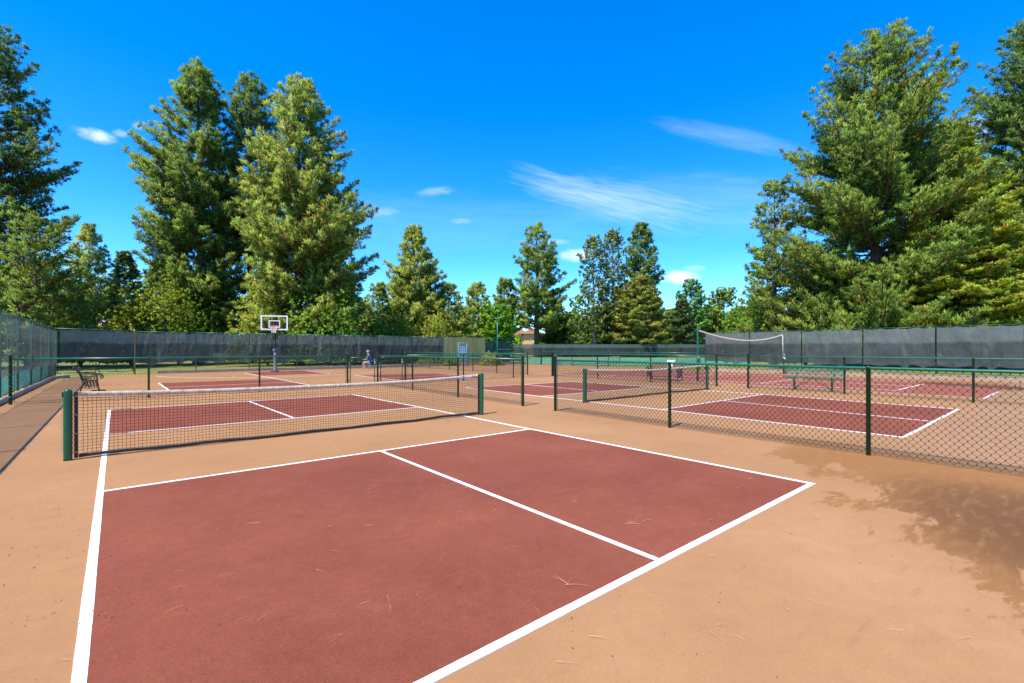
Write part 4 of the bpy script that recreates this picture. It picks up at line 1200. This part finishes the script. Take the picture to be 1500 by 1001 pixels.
# middle
T('pine', 'conical pine standing alone behind the back windscreen, left of the board wall', [(330,603,611),(360,590,622),(393,568,640),(412,568,646),(450,562,652),(492,556,656)], 60, 607, 109, 'olivepine', 'pine_tree', dens=1.1, L=.46, wd=.12, K=9)
T('pine', 'rounded olive pine just left of the board wall', [(416,650,661),(440,638,678),(465,634,688),(492,630,692)], 62, 657, 110, 'olivepine', 'pine_tree', L=.44, wd=.13, K=8)
T('pine', 'soft pale green pine behind the board wall', [(417,694,706),(445,680,720),(492,672,726)], 78, 700, 111, 'olivepine', 'pine_tree', L=.55, wd=.16, K=8)
T('pine', 'narrow dark pine above the bright green maple', [(410,734,745),(430,727,753),(480,722,762)], 84, 740, 112, 'pine', 'pine_tree', far=126, L=.55, wd=.17, K=8)
T('leaf', 'bright green maple beside the teal light pole', [(446,715,742),(460,706,752),(480,703,757),(498,712,748)], 62, 729, 113, 'maple', 'maple_tree', L=.30, wd=.22, K=9, barkm=M_BARKG, dens=1.2)
T('pine', 'open crowned pine with a bare reddish trunk in front of the tan house', [(330,781,792),(352,765,803),(372,757,822),(395,768,812),(412,757,834),(432,752,826),(446,748,820),(466,758,838),(476,766,830)], 63, 787, 114, 'pine', 'pine_tree', far=127, dens=.85, L=.46, wd=.12, K=9, trunk_r=.42)
T('leaf', 'left one of two tall thin cottonwoods right of the lone pine', [(345,864,878),(375,849,888),(430,848,890),(492,846,900)], 72, 869, 115, 'cottonwood', 'cottonwood_tree', far=130, L=.28, wd=.2, K=7, barkm=M_BARKG, dens=.9, depth_k=.8)
T('leaf', 'right one of two tall thin cottonwoods right of the lone pine', [(337,891,903),(370,882,916),(430,878,925),(492,872,930)], 74, 897, 116, 'cottonwood', 'cottonwood_tree', far=133, L=.28, wd=.2, K=7, barkm=M_BARKG, dens=.9, depth_k=.8)
T('pine', 'dark narrow pine rising behind the olive spruce', [(328,936,945),(352,924,954),(392,918,966),(412,922,971),(470,920,966)], 74, 940, 117, 'darkpine', 'pine_tree', far=138, L=.5, wd=.14, K=9)
T('spruce', 'olive spruce with layered boughs in front of the dark narrow pine', [(404,932,946),(432,916,962),(470,904,976),(500,898,982)], 59, 939, 118, 'spruce', 'spruce_tree', far=126, L=.40, wd=.15, K=8, dens=1.1)
T('leaf', 'small aspen with a white trunk left of the cottonwoods', [(432,840,854),(460,832,866),(500,832,868)], 66, 848, 119, 'aspen', 'aspen_tree', far=128, L=.26, wd=.18, K=7, barkm=M_BARKG, dens=.7)
T('leaf', 'blue green poplar left of the volleyball net', [(410,1006,1020),(436,992,1034),(480,986,1042),(498,988,1040)], 77, 1013, 120, 'poplar', 'poplar_tree', far=134, L=.34, wd=.22, K=8, barkm=M_BARKG)
T('leaf', 'yellow green poplar above the volleyball net', [(422,1046,1070),(448,1038,1082),(498,1032,1090)], 80, 1060, 121, 'aspen', 'poplar_tree', far=136, L=.34, wd=.22, K=8, barkm=M_BARKG)
T('spruce', 'low dark spruce beside the left volleyball pole', [(440,997,1001),(470,985,1012),(500,978,1022)], 64, 999, 122, 'bluespruce', 'spruce_tree', far=127, L=.4, wd=.13, K=7)
# right group
T('pine', 'slender pine at the left of the large right hand pines', [(264,1126,1142),(300,1106,1164),(350,1101,1172),(400,1092,1182),(440,1088,1186),(487,1084,1190)], 44, 1134, 123, 'pine', 'pine_tree', dens=.9, L=.38, wd=.095)
T('pine', 'largest pine on the right, with an open domed top', [(50,1268,1312),(80,1228,1345),(112,1235,1378),(140,1196,1388),(176,1170,1396),(222,1176,1400),(255,1168,1400),(300,1162,1410),(350,1152,1415),(420,1142,1420),(487,1135,1400)], 38, 1284, 124, 'pine', 'pine_tree', dens=1.15, L=.36, wd=.085, trunk_r=.45)
T('spruce', 'yellow green fir with layered drooping boughs in front of the largest pine', [(180,1386,1398),(222,1362,1420),(262,1350,1448),(300,1340,1465),(335,1315,1480),(400,1285,1500),(440,1246,1520),(482,1256,1520)], 36.5, 1393, 125, 'fir', 'fir_tree', dens=1.5, L=.30, wd=.10, K=9, depth_k=.8)
T('pine', 'dark pine cut by the right edge of the view', [(20,1505,1560),(60,1478,1600),(100,1448,1600),(142,1436,1620),(190,1442,1620),(240,1432,1620),(320,1440,1620),(400,1436,1620),(487,1440,1620)], 40, 1532, 126, 'darkpine', 'pine_tree', dens=1.0, L=.36, wd=.09)
T('spruce', 'pale yellow fir low at the right edge behind the windscreen', [(338,1498,1512),(380,1462,1560),(430,1440,1580),(485,1430,1600)], 36, 1512, 127, 'fir', 'fir_tree', dens=1.2, L=.30, wd=.10, K=9)

# shrubs and low trees behind the fences
def shrub(label, u, d, vtop, wpx, mat, seed, name='shrub', L=.28, wd=.11, K=9, zb=0., cnt=900, group='shrubs behind the fences', squash=1., cat='shrub', far=None):
    rng = np.random.default_rng(seed); m = d/F; H = CZ+(HY-vtop)*m-zb; R = wpx*m/2
    X, Y = W(u, d); root = thing(name, label, cat, (X, Y, zb), 0, group)
    ph = rng.uniform(0, 6.28, cnt); ct = rng.uniform(-.15, 1, cnt); st = np.sqrt(1-ct**2*.98)
    rr = rng.uniform(.62, 1.02, cnt)*(1+.16*np.sin(ph*3+seed)+.12*np.sin(ph*5+ct*6))
    P_ = np.stack([np.cos(ph)*st*R*rr, np.sin(ph)*st*R*rr*squash, np.clip(ct, 0, 1)*H*.86*rr+H*.07], -1)
    A = P_*[1/R, 1/R, 1/H]+[0, 0, .35]
    V, Q, NN = blades(P_, A, rng, K, L, wd, .7)
    tb = np.repeat(rng.uniform(.55, 1.35, (cnt, 1))*(1+rng.normal(0, .07, (cnt, 3))), K*4, axis=0)
    np_mesh('foliage', V, Q, FOL[mat], root, tb, nrm=NN)
    mb = MB()
    for k in range(7):
        a = k*.9; mb.tube([(0,0,0),(math.cos(a)*R*.3, math.sin(a)*R*.3, H*.35),(math.cos(a)*R*.6, math.sin(a)*R*.6, H*.62)], [.07,.05,.02], 5)
    mb.build('stems', M_BARK, root)
    if far: push_back(root, u, d, far)
    return root
SH = [
 ('yellow green juniper left of the tall pine group', 222, 41, 392, 120, 'juniper', 1),
 ('dark juniper under the bushy left pine', 40, 37, 400, 170, 'hedge', 2),
 ('rounded dark juniper at the far left corner gate', 118, 40, 418, 110, 'hedge', 3),
 ('low olive juniper in front of the grey roofed house', 192, 40, 432, 70, 'juniper', 4),
 ('leafy shrub at the foot of the leftmost tall pine', 262, 43, 420, 90, 'hedge', 5),
 ('sunlit shrub behind the basketball hoop', 392, 42, 432, 100, 'juniper', 6),
 ('green shrub at the foot of the broad sunlit pine', 480, 42.5, 430, 110, 'hedge', 7),
 ('low shrub right of the broad sunlit pine', 548, 50, 450, 60, 'juniper', 8),
 ('olive shrub at the foot of the conical pine', 585, 52, 455, 70, 'juniper', 9),
 ('pale shrub right of the conical pine', 640, 52, 452, 60, 'juniper', 10),
 ('shrub right of the house behind the far windscreen', 828, 88, 462, 44, 'juniper', 11),
 ('rounded bush below the white trunk aspen', 858, 80, 474, 60, 'hedge', 12),
 ('green shrub under the cottonwoods', 896, 70, 455, 70, 'aspen', 13),
 ('bush right of the olive spruce', 980, 86, 470, 50, 'hedge', 14),
 ('green bush below the yellow green poplar', 1050, 78, 462, 90, 'aspen', 15),
 ('dense shrub left of the slender right pine', 1098, 60, 440, 70, 'hedge', 16),
 ('low yellow green shrub under the largest pine', 1180, 42, 425, 130, 'juniper', 17),
 ('sunlit shrub between the largest pine and the fir', 1265, 40, 415, 130, 'juniper', 18),
 ('dark shrub under the yellow green fir', 1365, 41, 400, 150, 'hedge', 19),
 ('pale shrub at the right edge under the fir', 1462, 38, 395, 130, 'juniper', 20),
 ('clipped bush beside the bright green maple', 759, 84, 493, 12, 'maple', 21),
 ('clipped bush right of the tan house', 799, 86, 488, 16, 'maple', 22),
]
for lb, u, d, vt_, w_, m_, sd_ in SH:
    shrub(lb, u, d, vt_, w_, m_, 400+sd_, L=.21 if d < 60 else .34, wd=.075 if d < 60 else .13, K=11, cnt=int(1900 if w_ > 60 else 1000), far=(128+sd_ if 756 < u < 1060 else None))
shrub('clipped golden bush in front of the green panels', 719, 42.6, 517, 32, 'gold', 500, L=.12, wd=.06, cnt=900, group='low bushes inside the courts')
shrub('low green bush at the foot of the back windscreen, left one', 628, 41.5, 524, 34, 'hedge', 501, L=.12, wd=.06, cnt=500, group='low bushes inside the courts')
shrub('low green bush at the foot of the back windscreen, right one', 655, 41.5, 525, 30, 'hedge', 502, L=.12, wd=.06, cnt=500, group='low bushes inside the courts')

# distant row of trees beyond, copied from a few of their own kind
BK = [(20,75,385,80),(90,80,400,70),(235,84,380,70),(300,88,400,80),(400,90,400,90),(500,86,395,80),(570,92,452,60),(640,95,440,60),(680,98,448,60),(1098,104,452,60),
      (815,108,442,60),(840,100,455,50),(905,102,420,60),(965,100,455,50),(1020,104,455,60),(1085,96,448,60),(1120,84,420,70),(1200,80,380,90),(1320,78,360,100),(1440,80,350,110),(1500,82,340,100),(720,110,452,60),(530,98,440,60),(1055,112,462,60),
      (622,100,446,70),(828,100,462,60),(880,100,450,90),(925,100,446,90),(985,100,452,80),(1035,100,448,90),(856,100,464,60)]
kinds = {}
def bk_src(k):
    spec = [(330,747,753),(370,735,766),(420,722,778),(470,716,784),(508,716,786)]
    if k == 0: return T('pine', 'x', spec, 80, 750, 610, 'pine', 'pine_tree', L=.7, wd=.2, K=7, dens=.8)
    if k == 1: return T('spruce', 'x', spec, 80, 750, 611, 'bluespruce', 'spruce_tree', L=.6, wd=.22, K=6, dens=.7)
    return T('leaf', 'x', spec, 80, 750, 612, 'aspen', 'aspen_tree', L=.5, wd=.34, K=7, dens=.8, barkm=M_BARKG)
for i, (u, d, vt_, w_) in enumerate(BK):
    if 740 < u < 1100: d = 140+(i*7) % 23
    k = (0, 2, 0, 1, 0, 2)[i % 6]
    if k in kinds: o = copy_tree(kinds[k])
    else: o = bk_src(k); kinds[k] = o
    X, Y = W(u, d); H0 = CZ+(HY-330)*80/F; H1 = CZ+(HY-vt_)*d/F
    o.location = (X, Y, -.3); s = H1/H0; sx = w_*d/F/(68*80/F); o.scale = (sx, sx, s); o.rotation_euler = (0, 0, i*1.7)
    near = ['behind the far left windscreen','behind the rounded dark juniper','behind the yellow green juniper','behind the leftmost tall pine','behind the broad sunlit pine','right behind the broad sunlit pine',
            'behind the low shrub right of the tall group','between the conical pine and the board wall','behind the board wall','far behind the slender right pine','right of the bare trunk pine','behind the white trunk aspen',
            'between the cottonwoods','right of the olive spruce','behind the blue green poplar','left of the slender right pine','behind the slender right pine','left behind the largest pine','behind the largest pine','behind the yellow green fir',
            'at the right edge behind the pale fir','behind the bright green maple','right of the tall pine group','behind the volleyball net','behind the pale shrub','just right of the bare trunk pine','behind the left cottonwood','behind the dark narrow pine','left of the blue green poplar','between the two poplars','behind the small white trunk aspen'][i]
    tag(o, 'distant %s tree standing %s' % (('pine', 'dark spruce', 'leafy')[k], near), 'tree', 'distant trees behind the courts')

# ---------------------------------------------------------------- sky, sun, camera
S = Vector((-.54, -.12, 1.)).normalized()
el = math.asin(S.z); rot = math.atan2(S.x, S.y)
world = bpy.data.worlds.new('World'); sc.world = world; world.use_nodes = True
t = NT.__new__(NT); t.t = world.node_tree
bg = t.t.nodes['Background']; outw = t.t.nodes['World Output']
sky = t.n('ShaderNodeTexSky', sky_type='NISHITA'); sky.sun_disc = False
sky.sun_elevation = el; sky.sun_rotation = rot; sky.altitude = 900; sky.air_density = 1.0; sky.dust_density = .25; sky.ozone_density = 3.
hs_ = t.n('ShaderNodeHueSaturation'); hs_.inputs['Saturation'].default_value = 1.44; hs_.inputs['Value'].default_value = 1.0
t.l(sky.outputs[0], hs_.inputs['Color'])
col = t.mix(1., hs_.outputs[0], (.96, 1.33, 1.60), 'MULTIPLY')
tc = t.n('ShaderNodeTexCoord'); xyz = sep(t, tc.outputs['Generated'])
r_ = t.math('SUBTRACT', t.math('MULTIPLY', xyz[0], CO), t.math('MULTIPLY', xyz[1], SI))
d_ = t.math('MAXIMUM', t.math('ADD', t.math('MULTIPLY', xyz[0], SI), t.math('MULTIPLY', xyz[1], CO)), .02)
gu = t.math('DIVIDE', r_, d_); gv = t.math('DIVIDE', xyz[2], d_)
def cloud(u, v, su, sv, ang, strength, scl, stretch, nseed, lo=.0, hi=1., namp=1.3):
    """one cloud at a bearing and height in the sky dome, u/v in the same bearing units as everything else"""
    global col
    cu, cv = (u-750)/F, (HY-v)/F; ca, sa = math.cos(ang), math.sin(ang)
    du = t.math('SUBTRACT', gu, cu); dv = t.math('SUBTRACT', gv, cv)
    a = t.math('ADD', t.math('MULTIPLY', du, ca), t.math('MULTIPLY', dv, sa))
    b = t.math('SUBTRACT', t.math('MULTIPLY', dv, ca), t.math('MULTIPLY', du, sa))
    cb = t.n('ShaderNodeCombineXYZ'); t.l(t.math('MULTIPLY', a, stretch[0]), cb.inputs[0]); t.l(t.math('MULTIPLY', b, stretch[1]), cb.inputs[1]); cb.inputs[2].default_value = nseed
    nz = t.noise(cb.outputs[0], scl, 6, .6, dist=.3)
    q = t.math('ADD', t.math('POWER', t.math('ABSOLUTE', t.math('DIVIDE', a, su/F)), 2.), t.math('POWER', t.math('ABSOLUTE', t.math('DIVIDE', b, sv/F)), 2.))
    m = t.math('SUBTRACT', 1., q)
    m = t.math('ADD', m, t.math('MULTIPLY', t.math('SUBTRACT', nz, .5), namp))
    m = t.math('MULTIPLY', t.smooth(m, lo, hi), strength)
    col = t.mix(m, col, CLC)
CLC = (6.0, 6.5, 7.0)
cloud(997,407,34,12,.02,.9,26,(1,1.7),1.,-.1,1.3,1.7)
cloud(1018,393,20,5,0,.35,30,(1,2),9.,0,1.6,1.8)
cloud(845,374,30,11,.05,.8,26,(1,1.6),2.,-.1,1.5,1.8)
cloud(816,354,24,5,0,.35,30,(1,2),3.,0,1.6,1.8)
cloud(140,198,38,12,-.28,.75,22,(1,1.8),4.,0,1.5,1.8)
cloud(176,195,16,7,-.2,.4,30,(1,1.5),5.,0,1.6,1.8)
cloud(205,185,14,7,-.1,.32,30,(1,1.5),6.,0,1.6,1.8)
cloud(637,281,34,9,.1,.35,24,(1,2.5),7.,0,1.8,2.)
cloud(674,324,20,6,0,.3,30,(1,2.5),8.,0,1.8,2.)
cloud(555,311,34,9,0,.28,24,(1,2.5),10.,0,1.8,2.)
cloud(1425,188,40,24,.0,.5,20,(1,1.5),11.,0,1.5,1.6)
cloud(1075,202,140,20,-.20,.20,12,(1,6),12.,0,1.8,1.2)
cloud(915,288,150,26,-.20,.30,12,(1,10),13.,0,1.9,2.6)
cloud(880,300,150,22,-.26,.25,12,(1,12),14.,0,1.8,2.6)
cloud(825,268,95,16,-.40,.20,12,(1,9),15.,0,1.9,2.2)
cloud(800,275,70,9,-.38,.18,12,(1,9),16.,0,1.9,1.8)
cloud(620,330,520,60,-.03,.10,8,(1,5),17.,0,1.8,1.4)
cloud(1050,300,300,60,-.05,.16,8,(1,5),18.,0,1.8,1.4)
t.l(col, bg.inputs['Color']); bg.inputs['Strength'].default_value = .125

sun = bpy.data.lights.new('sun', 'SUN'); sun.energy = 4.5; sun.angle = math.radians(.53); sun.color = (1., .92, .80)
so = bpy.data.objects.new('sun', sun); COL.objects.link(so)
so.rotation_euler = S.to_track_quat('Z', 'Y').to_euler(); so.location = (-40, -10, 60)

cam = bpy.data.cameras.new('camera'); co = bpy.data.objects.new('camera', cam); COL.objects.link(co)
cam.sensor_width = 36; cam.lens = F/1500*36; cam.shift_y = (HY-500.5)/1500; cam.clip_end = 2000; cam.clip_start = .05
co.location = (CX, CY, CZ); co.rotation_euler = (math.pi/2, 0, -YAW)
sc.camera = co
sc.view_settings.view_transform = 'Standard'; sc.view_settings.look = 'None'; sc.view_settings.exposure = .80; sc.view_settings.gamma = 1
